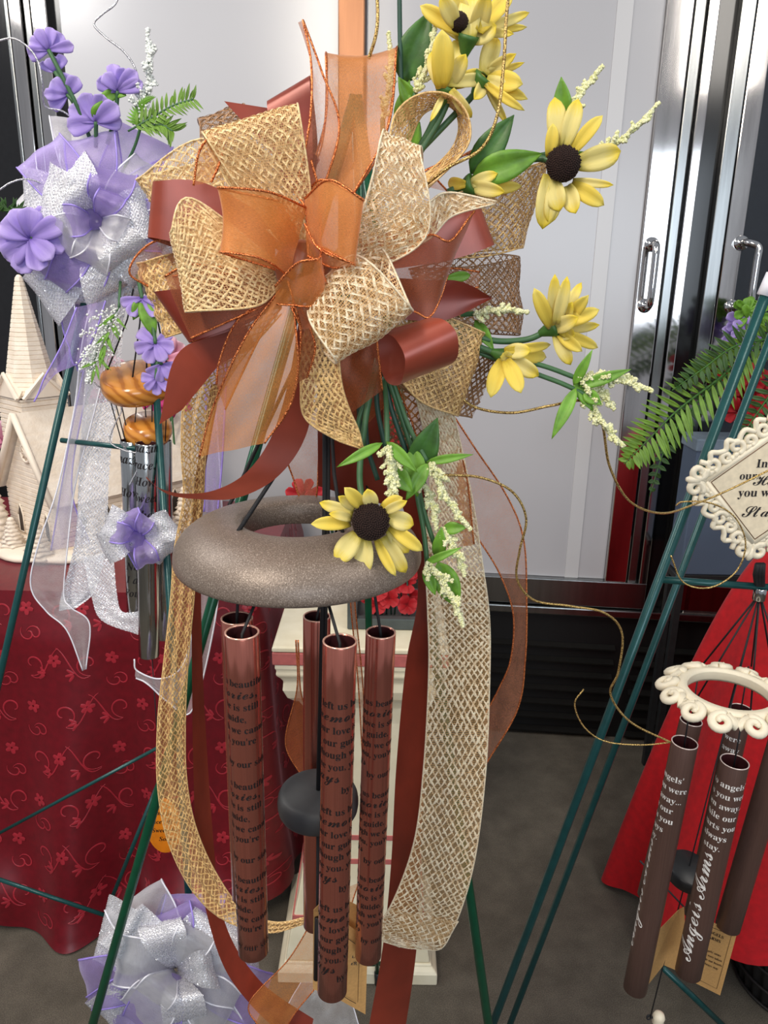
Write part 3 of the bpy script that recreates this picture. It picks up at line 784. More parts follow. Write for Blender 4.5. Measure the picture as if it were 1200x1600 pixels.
for i in range(10): x = rr.uniform(lx0+.03, lx1-.03); b.tube([(x, cy, ztop+.009), (x+rr.uniform(-.01, .01), cy+rr.uniform(-.02, .03), ztop+.1)], .002, 5)
b.build('stem', M['stem_dark'], rb)
# tall red silk flower spray rising behind the bow
rf = thing('poinsettia_spray', 'bright red silk poinsettia spray seen behind the hanging green stems', 'flower', (lx0-.05, 2.2, 0))
for i, (px, py, r) in enumerate(((598, 640, 34), (612, 680, 32), (590, 700, 26), (474, 775, 32), (492, 792, 26), (610, 740, 24))): bloom(rf, px, py, 2.0, r, 'petal_red', 8, (0, -1), 6.0, seed=60+i, wid=.55)
vz = MB(); vc = P(540, 900, 2.0); vc = np.array([vc[0], 2.0, 0]); hv = P(540, 905, 2.0)[2]
vz.lathe(vc, CZ, [(0, .0), (.07, .0), (.075, .01), (.06, .1), (.05, hv*.6), (.055, hv), (.048, hv), (.045, hv*.6), (0, hv*.5)], 24); vz.build('floor_vase', M['black'], rf)
for px, py in ((598, 640), (612, 680), (590, 700), (474, 775), (492, 792), (610, 740)): stem(rf, [P(px, py, 2.0), P((px+540)/2, (py+860)/2-10, 2.0), vc+CZ*hv*.8], .004, 'stem_dark')

# ================================================================== RIGHT TABLE WITH RED CLOTH
RED = velvet('red_fleece', (184, 2, 16), .3, .8)
rc = np.array([1.12, 1.64, 0]); zr = P(1150, 868, 1.56)[2]
rt = thing('round_table', 'small round table hidden under the bright red cloth', 'table', rc)
b = MB(); b.lathe(rc+CZ*(zr-.03)-np.array([0, .06, 0]), CZ, [(0, .022), (.135, .022), (.138, .018), (.138, 0), (0, 0)], 32); b.build('table_top', M['black'], rt)
b = MB(); b.lathe(rc, CZ, [(0, 0), (.13, 0), (.13, .015), (.03, .03), (.022, .08), (.022, zr-.03)], 24); b.build('pedestal_leg', M['black'], rt)
b = MB(); G = []
for i in range(41):
    v = i/40; row = []
    for j in range(144):
        a = j/144*2*math.pi
        if v < .2: R = .22*v/.2; z = zr
        else:
            w_ = (v-.2)/.8; R = .226+.27*w_**.58+.032*w_*math.sin(7*a+.6)+.018*w_*math.sin(13*a); z = zr-.004-(zr-.045-.03*math.sin(5*a+2.5)-.27*max(0, math.cos(a+1.15))**.6)*w_
        row.append(rc+np.array([R*math.cos(a), R*math.sin(a)*(.5 if math.sin(a) > 0 else 1), z]))
    G.append(row)
b.grid(G, 0, None, True); rcl = b.build('tablecloth', RED, None, label='bright red fleece cloth draped over the round table at right', category='tablecloth')
# black ribbed basket under the cloth edge
bc = PZ(1200, 1560, 0.0); bk = thing('ribbed_basket', 'black ribbed basket on the carpet under the red cloth', 'basket', bc)
b = MB(); G = []
for z in np.linspace(0.0, .165, 18):
    G.append([bc+np.array([(.13+.15*z)*(1+.03*math.cos(34*a))*math.cos(a)+.09, (.13+.15*z)*(1+.03*math.cos(34*a))*math.sin(a)+.05, z+.001*math.sin(z*300)]) for a in np.linspace(0, 6.283, 137)[:-1]])
G.append([bc+np.array([.09, .05, .166])]*136)
b.grid(G, 0, None, True)
b.build('ribbed_wall', simple('black_wicker', (22, 20, 20), .55), bk)
b = MB()
for z in (.006, .055, .11, .163): b.tube([bc+np.array([(.135+.15*z)*math.cos(a)+.09, (.135+.15*z)*math.sin(a)+.05, z]) for a in np.linspace(0, 6.29, 60)], .004, 6)
b.build('hoop', simple('black_wicker_hoop', (34, 30, 30), .5), bk)
# slate blue box and fern and red flowers
SB = simple('slate_blue_card', (84, 100, 122), .6, var=.05, nscale=5)
bx = thing('gift_box', 'slate blue box behind the scrolled plaque and the red table', 'box', (1.05, 2.18, .5))
p0 = P(1062, 898, 2.13); p1 = P(1150, 690, 2.13); 
b = MB(); b.abox(p0[0], p0[0]+.34, 2.13, 2.235, p0[2], p1[2]); b.build('carton', SB, bx, False, .004)
b = MB(); b.abox(p0[0]-.006, p0[0]+.346, 2.124, 2.241, p1[2]-.03, p1[2]+.006); b.build('lid', simple('pale_slate_card', (120, 136, 150), .6), bx, False, .004)
sd_ = thing('box_stand', 'black stand under the slate blue box behind the red table', 'stand', (p0[0]+.17, 2.18, 0))
b = MB(); b.abox(p0[0]-.01, p0[0]+.35, 2.13, 2.235, p0[2]-.02, p0[2]-.001); b.build('top_board', M['black'], sd_, False, .002)
for x in (p0[0]+.01, p0[0]+.33):
    for y in (2.145, 2.22):
        b = MB(); b.abox(x-.01, x+.01, y-.01, y+.01, 0, p0[2]-.02); b.build('leg', M['black'], sd_, False, .001)
def fern(name, label, base, pts, n, L0, mat, seed=0, cat='fern', gr='fern fronds at the right'):
    f = thing(name, label, cat, base, gr); c = spl([P(*p) for p in pts], n); r = random.Random(seed)
    m = MB(); m.tube(c, np.linspace(.004, .0012, n+1), 6); m.build('midrib', M['leaf_dark'], f)
    for i in range(2, n):
        t = nrm(c[min(i+1, n)]-c[i-1]); s = nrm(np.cross(t, FW)); L = L0*math.sin(math.pi*(.12+.86*i/n))**.7
        for sg in (-1, 1):
            e = c[i]+s*sg*L*(.85+.2*r.random())+t*L*.45-FW*.012*r.uniform(-1, 1.4)
            addblade('leaflet', f, c[i], e, .0125, mat, shape='leaf', curl=.06, cup=.25, thick=.0005)
    return f
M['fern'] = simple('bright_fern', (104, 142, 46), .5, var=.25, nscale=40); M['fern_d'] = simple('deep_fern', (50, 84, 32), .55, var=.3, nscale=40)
pot = thing('potted_fern', 'dark pot of the fern on the slate blue box', 'planter', (p0[0]+.19, 2.18, p1[2]))
b = MB(); pc = np.array([p0[0]+.19, 2.18, p1[2]+.006]); b.lathe(pc, CZ, [(0, 0), (.04, 0), (.052, .10), (.056, .10), (.056, .115), (.048, .115), (.045, .09), (0, .09)], 28); b.build('pot', M['black'], pot)
fern('fern_frond', 'bright green fern frond reaching left over the steel door frame', pc, [(1225, 500, 2.15), (1175, 545, 2.05), (1125, 590, 1.98), (1060, 640, 1.92), (1010, 690, 1.88), (975, 725, 1.86)], 34, .085, 'fern', 1)
fern('fern_frond', 'darker fern frond drooping down in front of the cooler door', pc, [(1190, 560, 2.15), (1130, 590, 2.05), (1080, 640, 2.0), (1040, 700, 1.97), (1015, 775, 1.95)], 26, .035, 'fern_d', 2)
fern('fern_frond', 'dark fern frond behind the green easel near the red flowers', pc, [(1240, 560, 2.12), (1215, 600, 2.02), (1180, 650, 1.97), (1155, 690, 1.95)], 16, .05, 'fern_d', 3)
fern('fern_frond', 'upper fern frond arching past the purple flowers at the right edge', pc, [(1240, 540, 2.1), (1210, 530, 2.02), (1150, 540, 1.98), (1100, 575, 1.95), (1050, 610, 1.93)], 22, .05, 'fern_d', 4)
def cluster(name, label, px, py, Y, mat, n, r, sd, sz, bot=None):
    f = thing(name, label, 'flower', P(px, py, Y)); rr = random.Random(sd)
    for i in range(n): bloom(f, px+rr.uniform(-r, r), py+rr.uniform(-r, r), Y+rr.uniform(-.02, .02), sz, mat, 6, (rr.uniform(-1, 1), -1), 5.2, seed=sd+i, wid=.6)
    st = P(px, py, Y); stem(f, [st, st*np.array([1, 1, 0])+CZ*(bot if bot is not None else p1[2]+.1)], .004, 'stem_dark')
    return f
cluster('silk_flower_bunch', 'red silk flowers behind the green easel above the scrolled plaque', 1165, 615, 2.12, 'petal_red', 9, 30, 5, 26)
cluster('silk_flower_bunch', 'purple silk flowers at the right edge near the cooler handle', 1165, 520, 2.17, 'petal_lav', 6, 18, 9, 24)
cluster('silk_flower_bunch', 'green foliage bunch at the right edge beneath the cooler handle', 1180, 488, 2.17, 'leaf', 6, 14, 12, 22)

M['rim_pink'] = simple('bright_cut_copper', (255, 196, 176), .22, .6)
M['rim_pale'] = simple('bright_cut_aluminium', (232, 214, 206), .3, .4)
def rim(par, T, Bm, r, mat):
    ax = nrm(np.asarray(Bm)-T); e1 = nrm(np.cross(ax, [0, 1, 0])); e2 = np.cross(ax, e1); m = MB()
    m.tube([np.asarray(T)+(r-.0007)*(math.cos(q)*e1+math.sin(q)*e2) for q in np.linspace(0, 2*math.pi, 49)], .00085, 6, 0, False); m.build('cut_rim', M[mat], par)

# ================================================================== EASELS
def ground(p, q, z=.006):
    p, q = np.asarray(p), np.asarray(q); t = (z-p[2])/(q[2]-p[2]); return p+(q-p)*t
def easel_leg(par, p, q, r, mat, name='leg', toground=True, z=.006):
    e = ground(p, q, z) if toground else np.asarray(q)
    m = MB(); m.tube([p, p+(e-p)*.5, e], r, 12); o = m.build(name, M[mat], par)
    if toground:
        f = MB(); f.tube([e+(p-e)*.03, e], r*1.35, 10); f.build('rubber_foot', M['black'], o)
    return o
ap = P(556, 150, .82)
ea = thing('wire_easel', 'bright green wire easel carrying the large burlap and copper bow', 'easel', (0, .9, 0), 'wire easels')
easel_leg(ea, ap, P(145, 1600, .82), .0062, 'easel'); easel_leg(ea, ap, P(763, 1600, .82), .0062, 'easel')
easel_leg(ea, ap, PZ(590, 1540, .0)+np.array([0, 0, .006]), .0052, 'easel', 'rear_leg', True)
q = ap*.16+(PZ(590, 1540, .0))*.84
b = MB(); fq = D(582, 1506, dep(PZ(590, 1540, 0))*.975); b.tube([fq-RT*.035, fq+RT*.035], .005, 8); b.build('foot_bar', M['easel'], ea)
lA, lB = ap+(P(145, 1600, .82)-ap)*.16, ap+(P(763, 1600, .82)-ap)*.16
b = MB(); b.tube([lA, lB], .004, 8); b.build('crossbar', M['easel'], ea)
eb = thing('wire_easel', 'slender dark green wire easel at left holding the lavender bow and silver chime', 'easel', (-.45, 1.2, 0), 'wire easels')
apb = P(165, 330, 1.17)
o1 = easel_leg(eb, apb, P(0, 1056, 1.17), .0058, 'easel_dark'); o2 = easel_leg(eb, P(226, 330, 1.19), P(269, 1000, 1.03), .0054, 'easel_dark')
lt_ = P(226, 330, 1.19); lu_ = nrm(P(269, 1000, 1.03)-lt_); b = MB(); b.tube([P(96, 688, 1.155), lt_+lu_*hpx(lt_, lu_, 705)], .0040, 8); b.build('crossbar', M['easel_dark'], eb)
b = MB(); b.tube([apb, P(226, 330, 1.19)], .0055, 8); b.build('top_bar', M['easel_dark'], eb)
for a_, b_ in (((-25, 1366, 1.35), (164, 1430, 1.35)), ((164, 1430, 1.35), (248, 1222, 1.37)), ((-20, 1312, 1.33), (247, 1168, 1.33))):
    b = MB(); b.tube([P(*a_), P(*b_)], .0045 if a_[1] != 1312 else .0035, 8); b.build('brace_rod', M['easel_dark'], eb)
foot = ground(P(164, 1400, 1.35), P(164, 1430, 1.35)+np.array([0, .01, -.02]))
b = MB(); b.tube([P(164, 1430, 1.35), P(164, 1430, 1.35)*np.array([1, 1, 0])+CZ*.004], .004, 8); b.build('brace_foot', M['easel_dark'], eb)
er_ = thing('wire_easel', 'teal green wire easel at right with a white cap holding the scrolled plaque', 'easel', (.5, 1.0, 0), 'wire easels')
easel_leg(er_, P(1210, 424, 1.0), P(770, 1600, 1.0), .0066, 'easel_dark')
easel_leg(er_, P(1226, 470, 1.12), P(797, 1600, 1.12), .0058, 'easel_dark')
b = MB(); b.tube([P(1027, 905, 1.0), P(1215, 919, 1.0)], .0052, 8); b.build('crossbar', M['easel_dark'], er_)
b = MB(); b.tube([P(1208, 428, 1.0), P(1193, 462, 1.0)], .0085, 10); b.build('end_cap', M['white_edge'], er_, label='white plastic end cap')
b = MB(); e0 = PZ(1150, 1622, .006); b.tube([P(1036, 1512, 1.2), e0], .006, 8); b.build('rear_leg', M['easel_dark'], er_)
b = MB(); b.tube([P(1000, 1345, 1.25), P(1100, 1450, 1.2)], .0018, 6); b.build('chain', M['black'], er_)

# ================================================================== MAIN WIND CHIME
rcen = D(466, 809, .695)
mc = thing('wind_chime', 'large memorial wind chime with a taupe ring top and engraved copper tubes', 'wind chime', rcen)
k = .695/F; hr = 86*k; R = 194*k
b = MB()
prof = [(hr+.001, -.022), (hr, -.020), (hr, -.003), (hr+.003, -.0003), (hr+.008, .0006)]
for i in range(1, 15):
    t = i/14; a = t*math.pi/2; prof.append((hr+.008+(R-hr-.008)*math.sin(a)**.86, .0006-.034*(1-math.cos(a))**1.0))
prof += [(R, -.036), (R-.0008, -.0385), (R-.003, -.040), (R-.008, -.0395), (R-.010, -.034), (hr+.02, -.020), (hr+.001, -.022)]
b.lathe(rcen, CZ, prof, 96); b.build('suspension_ring', M['ring'], mc)
hang = P(508, 470, .72)
lines = [("You left us beautiful", 'serif', .80, 0), ("memories,", 'script', 1.3, 0), ("Your love is still", 'serif', .80, 0), ("our guide,", 'serif', .80, 0), ("And though we cannot", 'serif', .80, 0), ("see you, you're", 'serif', .80, 0), ("always", 'script', 1.3, -2.3), ("by our side.", 'serif', .80, 1.8)]
tubes = [  # top px, depth, bottom px, radius, first text row, angle, chars
    ((378, 988), .60, (396, 1486), 1061, -1.25), ((370, 966), .655, (385, 1400), None, 0), ((495, 963), .755, (493, 1445), None, 0),
    ((531, 1002), .60, (519, 1548), 1095, .42), ((595, 988), .685, (575, 1493), 1092, -.5)]
TR = .0135
for i, (t, d, bo, ty, ang) in enumerate(tubes):
    T = D(*t, d)+0; Bm = P(*bo, T[1]); 
    m = MB(); pipe(m, T, Bm, TR if i not in (1, 2) else (.0135 if i == 1 else .0135)); o = m.build('tube', [M['copper_tube'], M['copper_dark']], mc); rim(o, T, Bm, TR, 'rim_pink')
    if ty:
        ax = nrm(Bm-T); rowpx, rep_ = {0: (17.4, 157), 3: (18.4, 163), 4: (15.6, 141)}[i]; tm = MB(); Lt = np.linalg.norm(Bm-T); Lp = bo[1]-t[1]
        for rep in range(3):   # rows printed at a constant pitch down the tube
            pr_ = hpx(T, ax, ty+rep_)-hpx(T, ax, ty); wraptext(tm, lines, T, Bm, TR, pr_*rowpx/rep_, hpx(T, ax, ty)+rep*pr_, ang)
        tm.build('engraved_verse', M['ink'], o, False, label='black engraved memorial verse')
    cdr = MB(); src = rcen+nrm((T-rcen)*np.array([1, 1, 0]))*.074+CZ*(-.03); cdr.tube([src, T*np.array([1, 1, 0])+CZ*(T[2]-.002), T*np.array([1, 1, 0])+CZ*(T[2]-.02)], .0013, 6)
    pin = T+nrm(Bm-T)*.022; cdr.tube([pin-RT*.0118, pin+RT*.0118], .0009, 5); cdr.build('tube_cord', M['black_cord'], mc)
def ringtop(px, py):
    return P(px, py, 0.5)
m = MB(); m.tube([P(371, 832, .622), P(430, 742, .66), P(500, 620, .70), hang], .0019, 8); m.build('hanging_cord', M['black_cord'], mc)
m = MB(); m.tube([P(358, 789, .735), P(366, 775, .745), hang], .0019, 8); m.build('hanging_cord', M['black_cord'], mc)
m = MB(); m.tube([P(536, 838, .62), P(522, 740, .66), hang], .0017, 8); m.build('hanging_cord', M['black_cord'], mc)
m = MB(); m.tube([P(590, 800, .72), P(540, 680, .72), hang], .0017, 8); m.build('hanging_cord', M['black_cord'], mc)
clp = D(497, 1250, .745)
m = MB(); m.tube([hang, np.array([rcen[0]+.024, rcen[1], rcen[2]]), clp+CZ*.0], .0023, 8); m.build('clapper_cord', M['black_cord'], mc)
m = MB(); m.tube([hang+RT*.004, np.array([rcen[0]+.027, rcen[1], rcen[2]]), clp+RT*.003], .0017, 8); m.build('clapper_cord', M['black_cord'], mc)
kc = .745/F*63
m = MB(); m.lathe(clp, CZ, [(0, .011), (kc*.80, .011), (kc*.88, .0108), (kc*.94, .0095), (kc*.98, .006), (kc, .001), (kc, -.004), (kc*.98, -.009), (kc*.94, -.012), (kc*.85, -.0135), (0, -.0135)], 48); m.build('clapper', simple('charcoal_wood', (54, 56, 58), .6), mc)
m = MB(); m.tube([clp, P(496, 1440, clp[1]), P(494, 1540, clp[1])], .0016, 6); m.build('sail_cord', M['black_cord'], mc)
def plate(name, par, pts, mat, th=.0006, **kw):
    m = MB(); m.add(pts, [tuple(range(len(pts)))]); o = m.build(name, M[mat] if isinstance(mat, str) else mat, par, False, **kw)
    s = o.modifiers.new('t', 'SOLIDIFY'); s.thickness = th; return o
ty = clp[1]-.01
tg = thing('hang_tag', 'folded kraft card tag hanging behind the lowest central copper tube', 'tag', P(530, 1500, ty))
plate('card', tg, [P(x, y, ty+dy) for x, y, dy in ((500, 1412, .0), (490, 1422, .0), (489, 1545, 0), (500, 1550, 0), (526, 1560, .006), (571, 1585, .02), (575, 1466, .02), (545, 1446, .008))], 'kraft')
plate('card_back', tg, [P(x, y, ty+.024) for x, y in ((546, 1408), (562, 1416), (561, 1470), (540, 1450))], 'kraft')
m = MB(); m.tube([P(496, 1434, ty-.001), P(494, 1530, ty-.001)], .0028, 8); m.build('slot', M['ink'], tg)
m = MB(); flattext(m, "L", 'serif', P(552, 1497, ty+.011), RT, UP, .005); flattext(m, "ER", 'serif', P(553, 1508, ty+.011), RT, UP, .005)
m.tube([P(543, 1466, ty+.006), P(562, 1480, ty+.013), P(559, 1566, ty+.013)], .0003, 4); m.tube([P(530, 1552, ty+.004), P(545, 1562, ty+.008), P(556, 1568, ty+.012)], .0003, 4); m.build('print', M['ink'], tg)

# ================================================================== LEFT WIND CHIME
def wood():
    n = N('varnished_striped_wood'); co = n.n('ShaderNodeTexCoord').outputs['Object']
    w = n.n('ShaderNodeTexWave'); w.inputs['Scale'].default_value = 26; w.inputs['Distortion'].default_value = 3; w.inputs['Detail'].default_value = 2
    mp = n.n('ShaderNodeMapping'); mp.inputs['Rotation'].default_value = (.5, .9, .4); n.l(co, mp.inputs[0]); n.l(mp.outputs[0], w.inputs[0])
    col = n.ramp(w.outputs['Fac'], [(.1, lin((178, 108, 40))), (.35, lin((206, 134, 54))), (.9, lin((218, 148, 66)))])
    return n.fin(n.pr(col, .22, 0, None, Coat_Weight=.35))
WD = wood(); Yl = 1.14
lc = thing('wind_chime', 'silver tubed wind chime with varnished wooden discs at the left', 'wind chime', P(210, 585, Yl))
axd = nrm([0.02, -.36, 1])
def disc(px, py, wpx, hpx, name, hexa=False):
    c = P(px, py, Yl); r = met(wpx/2, c); h = met(hpx, c); m = MB()
    if hexa:
        G = []
        for rr_, zz in ((0, 0), (.86, 0), (.95, -.08*h/h*.01), (1.0, -.35), (1.0, -.65), (.93, -.95), (.85, -1.0), (0, -1.0)):
            row = []
            for kq in range(48):
                a = kq/48*2*math.pi; f = 1/max(abs(math.cos((a % (math.pi/3))-math.pi/6))/math.cos(math.pi/6), .9) if rr_ < .9 else 1
                zz2 = zz*h if abs(zz) > .02 else zz
                e = nrm(np.cross(axd, [0, 1, 0])); e2 = np.cross(axd, e); row.append(c+axd*zz2+r*rr_*(math.cos(a)*e+math.sin(a)*e2))
            G.append(row)
        m.grid(G, 0, None, True)
    else: m.lathe(c, axd, [(0, 0), (r*.72, 0), (r*.88, -h*.08), (r, -h*.4), (r*.98, -h*.7), (r*.85, -h*.96), (r*.7, -h), (0, -h)], 40)
    return m.build(name, WD, lc)
disc(211, 584, 110, 33, 'suspension_disc', True); disc(228, 656, 76, 36, 'striker')
stx = [((204, 688), (214, 958), 1.13, 16), ((229, 692), (233, 1024), 1.10, 17), ((253, 688), (257, 996), 1.16, 15), ((228, 682), (236, 930), 1.17, 15)]
for i, (t, bo, Y, rp) in enumerate(stx):
    T = P(*t, Y); Bm = P(*bo, Y); r = met(rp, T); m = MB(); pipe(m, T, Bm, r, .0012, 32); o = m.build('tube', [M['silver_tube'], M['copper_dark']], lc)
    tm = MB(); rh = met(27, T)
    if i == 1: wraptext(tm, [("Amazing", 'italic', .75, 0), ("Grace,", 'italic', .75, -.3), ("How", 'italic', .75, 0), ("Sweet", 'italic', .75, 0), ("the", 'italic', .75, 0), ("Sound", 'italic', .75, 0)], T, Bm, r, rh, met(12, T), -.25)
    if i == 0:
        wraptext(tm, [("Amazing", 'italic', .8, 0), ("", 'italic', .7, 0), ("How", 'italic', .75, 0), ("", 'italic', .7, 0), ("Sweet", 'italic', .75, 0)], T, Bm, r, rh, met(34, T), -.4)
        wraptext(tm, [("Now", 'italic', .8, 0), ("I am", 'italic', .8, 0), ("Found", 'italic', .8, 0)], T, Bm, r, rh*.87, met(212, T), .1)
    if tm.v: tm.build('engraved_verse', M['ink'], o, False, label='black engraved hymn words', kind='stuff')
cm = MB(); topk = P(226, 360, 1.15)
for px, py in ((168, 578), (207, 590), (229, 592), (262, 578)): cm.tube([topk, P((px+226)/2+2, (py+420)/2, 1.15), P(px, py, 1.13)], .0012, 5)
for a_, b_ in (((168, 610), (190, 690)), ((176, 612), (196, 690)), ((186, 614), (202, 690)), ((224, 600), (228, 652)), ((238, 615), (236, 800)), ((262, 600), (258, 690)), ((243, 615), (240, 735)), ((215, 615), (204, 735))): cm.tube([P(*a_, 1.14), P(*b_, 1.12)], .0009, 5)
cm.build('cord', M['black_cord'], lc)
og = MB(); oc = P(256, 1290, 1.12); G = []
sail = thing('wooden_sail', 'orange oval wooden sail with hymn words behind the burlap tail', 'tag', oc)
for y_ in (-.003, .003):
    G.append([oc+RT*met(27, oc)*math.cos(a)+CZ*met(49, oc)*math.sin(a)+np.array([0, y_, 0]) for a in np.linspace(0, 6.283, 41)[:-1]])
og.grid(G, 0, None, True); og.f.append(tuple(range(40))); og.m.append(0); og.f.append(tuple(range(79, 39, -1))); og.m.append(0)
og.build('oval_board', simple('orange_varnished_wood', (240, 140, 24), .3, var=.1), sail, False)
tm = MB()
for s, dx, dy in (("Amazing", 3, 26), ("Grace, How", -2, 10), ("Sweet the", 2, -6), ("Sound", 6, -22)): flattext(tm, s, 'italic', oc+RT*met(dx, oc)+CZ*met(dy-4, oc)+np.array([0, -.0035, 0]), RT, CZ, met(11, oc))
tm.build('hymn_lettering', M['ink'], sail, False)
m = MB(); m.tube([oc+CZ*met(48, oc), P(237, 1020, 1.11)], .0009, 5); m.build('cord', M['black_cord'], sail)

# ================================================================== RIGHT WIND CHIME AND PLAQUE
def curl(c, e1, e2, r, turns=1.1, a0=0, sgn=1, rt=.004, up=None, n=22, lead=None):
    pts = []; rr_ = []
    for i in range(n):
        t = i/(n-1); q = a0+sgn*turns*2*math.pi*t; R_ = r*(1-.70*t); pts.append(c+R_*(math.cos(q)*e1+math.sin(q)*e2)+(up*t*.004 if up is not None else 0)); rr_.append(rt*(1-.30*t))
    if lead is not None: pts = [lead]+pts; rr_ = [rt*.8]+rr_
    return pts, rr_
Yp = .97; pc_ = P(1197, 760, Yp); kp = met(1, pc_)
pl = thing('scrolled_plaque', 'cream diamond plaque with pierced scrollwork frame and printed verse at right', 'plaque', pc_)
VX = CX*0+np.array([1.0, 0, 0]); 
def Q(x, y, n_=0): return pc_+np.array([x*kp, -n_, y*kp])  # px offsets in the plaque plane, n_ metres proud
ax1 = nrm([.72, 0, .60]); ax2 = nrm([.66, 0, -.74]); 
cornL = Q(-97, 8)
S = 133*kp
crn = [pc_+(-ax1-ax2)*S/2*1.0, pc_+(ax1-ax2)*S/2, pc_+(ax1+ax2)*S/2, pc_+(-ax1+ax2)*S/2]
def slab(name, cs, y0, y1, mat, bev=.001):
    m = MB(); V = [c+np.array([0, y0, 0]) for c in cs]+[c+np.array([0, y1, 0]) for c in cs]
    m.add(V, [(0, 1, 2, 3), (7, 6, 5, 4)]+[(i, i+4, (i+1) % 4+4, (i+1) % 4) for i in range(4)]); return m.build(name, mat, pl, False, bev)
slab('face', crn, -.004, .004, M['plaque_face'])
m = MB()
for i in range(4):
    a_, b_ = crn[i], crn[(i+1) % 4]; ca_ = pc_+(a_-pc_)*.93; cb_2 = pc_+(b_-pc_)*.93; m.tube([ca_+np.array([0, -.0042, 0]), cb_2+np.array([0, -.0042, 0])], .0006, 4)
m.build('printed_border', simple('brown_print', (110, 80, 60), .6), pl)
m = MB(); cc = crn+[crn[0]]
for i in range(4): m.tube([cc[i], cc[i+1]], .0048, 8)
m.build('inner_rim', M['cream_resin'], pl)
m = MB()
for i in range(4):
    a_, b_ = crn[i], crn[(i+1) % 4]; u = nrm(b_-a_); o = nrm((a_+b_)/2-pc_)
    for t, r_, sg, off in ((.16, 11, 1, 15), (.34, 9, -1, 13), (.50, 12, 1, 17), (.66, 9, 1, 13), (.84, 11, -1, 15)):
        c = a_+(b_-a_)*t+o*off*kp; pts, rr_ = curl(c, u*sg, o, r_*kp, 1.15, -1.9, 1, .0044); m.tube(pts, rr_, 7)
        m.tube([a_+(b_-a_)*max(0, t-.10*sg)+o*.002, a_+(b_-a_)*(t-.05*sg)+o*off*.5*kp, pts[0]], .0040, 6)
    m.tube(spl([a_+(b_-a_)*t+o*(27+7*math.sin(t*31))*kp for t in np.linspace(.08, .92, 12)], 50), .0036, 7)
    for j, w_ in enumerate((a_,)):
        oo = nrm(w_-pc_); tt = np.array([oo[2], 0, -oo[0]])
        for sg in (1, -1):
            pts, rr_ = curl(w_+oo*14*kp+tt*sg*13*kp, oo, tt*sg, 13*kp, 1.2, 2.6, 1, .0052); m.tube(pts, rr_, 7); m.tube([w_, w_+oo*8*kp+tt*sg*4*kp, pts[0]], .0045, 6)
        m.tube([w_+oo*10*kp, w_+oo*24*kp, w_+oo*31*kp], [.005, .0058, .0025], 8)
m.build('scrollwork', M['cream_resin'], pl)
tm = MB()
for s, st_, x, y, sz in (("Inside", 'serif', 2, 32, 19), ("our", 'serif', -33, 12, 18), ("Hearts", 'script', 15, 4, 26), ("you will", 'serif', -11, -15, 20), ("Stay", 'script', -4, -48, 28)):
    flattext(tm, s, st_, Q(x, y, .0047), np.array([1, 0, 0.03]), CZ, sz*kp)
tm.build('printed_verse', M['ink'], pl, False)
# right chime
rr0 = D(1139, 1080, 1.0); kr = 1.0/F
rcx = thing('wind_chime', 'bronze tubed wind chime with a cream scrollwork ring at the right', 'wind chime', rr0)
m = MB(); hr_ = 61*kr; ro = 80*kr; m.lathe(rr0, CZ, [(hr_, .000), (hr_+.002, .004), (ro-.004, .002), (ro, -.006), (ro-.006, -.012), (hr_+.002, -.014), (hr_, -.010), (hr_, 0)], 64); m.build('suspension_ring', M['cream_resin'], rcx)
NC = 13
for i in range(NC):
    a = i/NC*2*math.pi+.35; rad = np.array([math.cos(a), math.sin(a), 0]); tan = np.array([-math.sin(a), math.cos(a), 0]); sg = 1 if i % 2 else -1
    c = rr0+rad*(80*kr+.0105)-CZ*.006; m = MB()
    u_ = nrm(rad-CZ*.55); pts, rr_ = curl(c, tan*sg, u_, .0135, 1.25, -1.8, 1, .0062, CZ); m.tube(pts, rr_, 8); m.ball(pts[-1], .0055)
    m.tube([rr0+rad*(76*kr)-tan*sg*.012-CZ*.004, rr0+rad*(86*kr)-tan*sg*.016-CZ*.008, pts[0]], .006, 8); m.build('scroll', M['cream_resin'], rcx)
fe = P(1187, 928, 1.0)
m = MB(); m.lathe(fe-CZ*.009, CZ, [(.0082, 0), (.0086, .001), (.0086, .017), (.0082, .018), (.0070, .018), (.0070, 0), (.0082, 0)], 24); m.build('ferrule', M['silver_tube'], rcx)
m = MB()
for dx in (-4, 0, 4): m.tube([fe+np.array([dx*kr, 0, -.01]), P(1187+dx, 915, .999), P(1186+dx*1.3, 898, .985), P(1188+dx, 882, .975)], .0040, 7)
m.build('cord_loop', M['black_cord'], rcx)
m = MB()
for px, py, Y in ((1095, 1042, 1.06), (1090, 1089, .985), (1139, 1106, .96), (1172, 1120, .95), (1174, 1041, 1.08), (1206, 1040, 1.07), (1238, 1090, .98)):
    m.tube([fe, P(px, py, rr0[1]+0) if False else np.array([P(px, py, Y)[0], P(px, py, Y)[1], P(px, py, Y)[2]])], .0014, 6)
m.build('hanging_cord', M['black_cord'], rcx)
rt_ = [((1070, 1160), (992, 1545), .955, 20), ((1148, 1190), (1075, 1520), .94, 21.5), ((1222, 1160), (1137, 1448), 1.03, 20), ((1158, 1108), (1085, 1430), 1.07, 17), ((1080, 1126), (1012, 1400), 1.08, 17)]
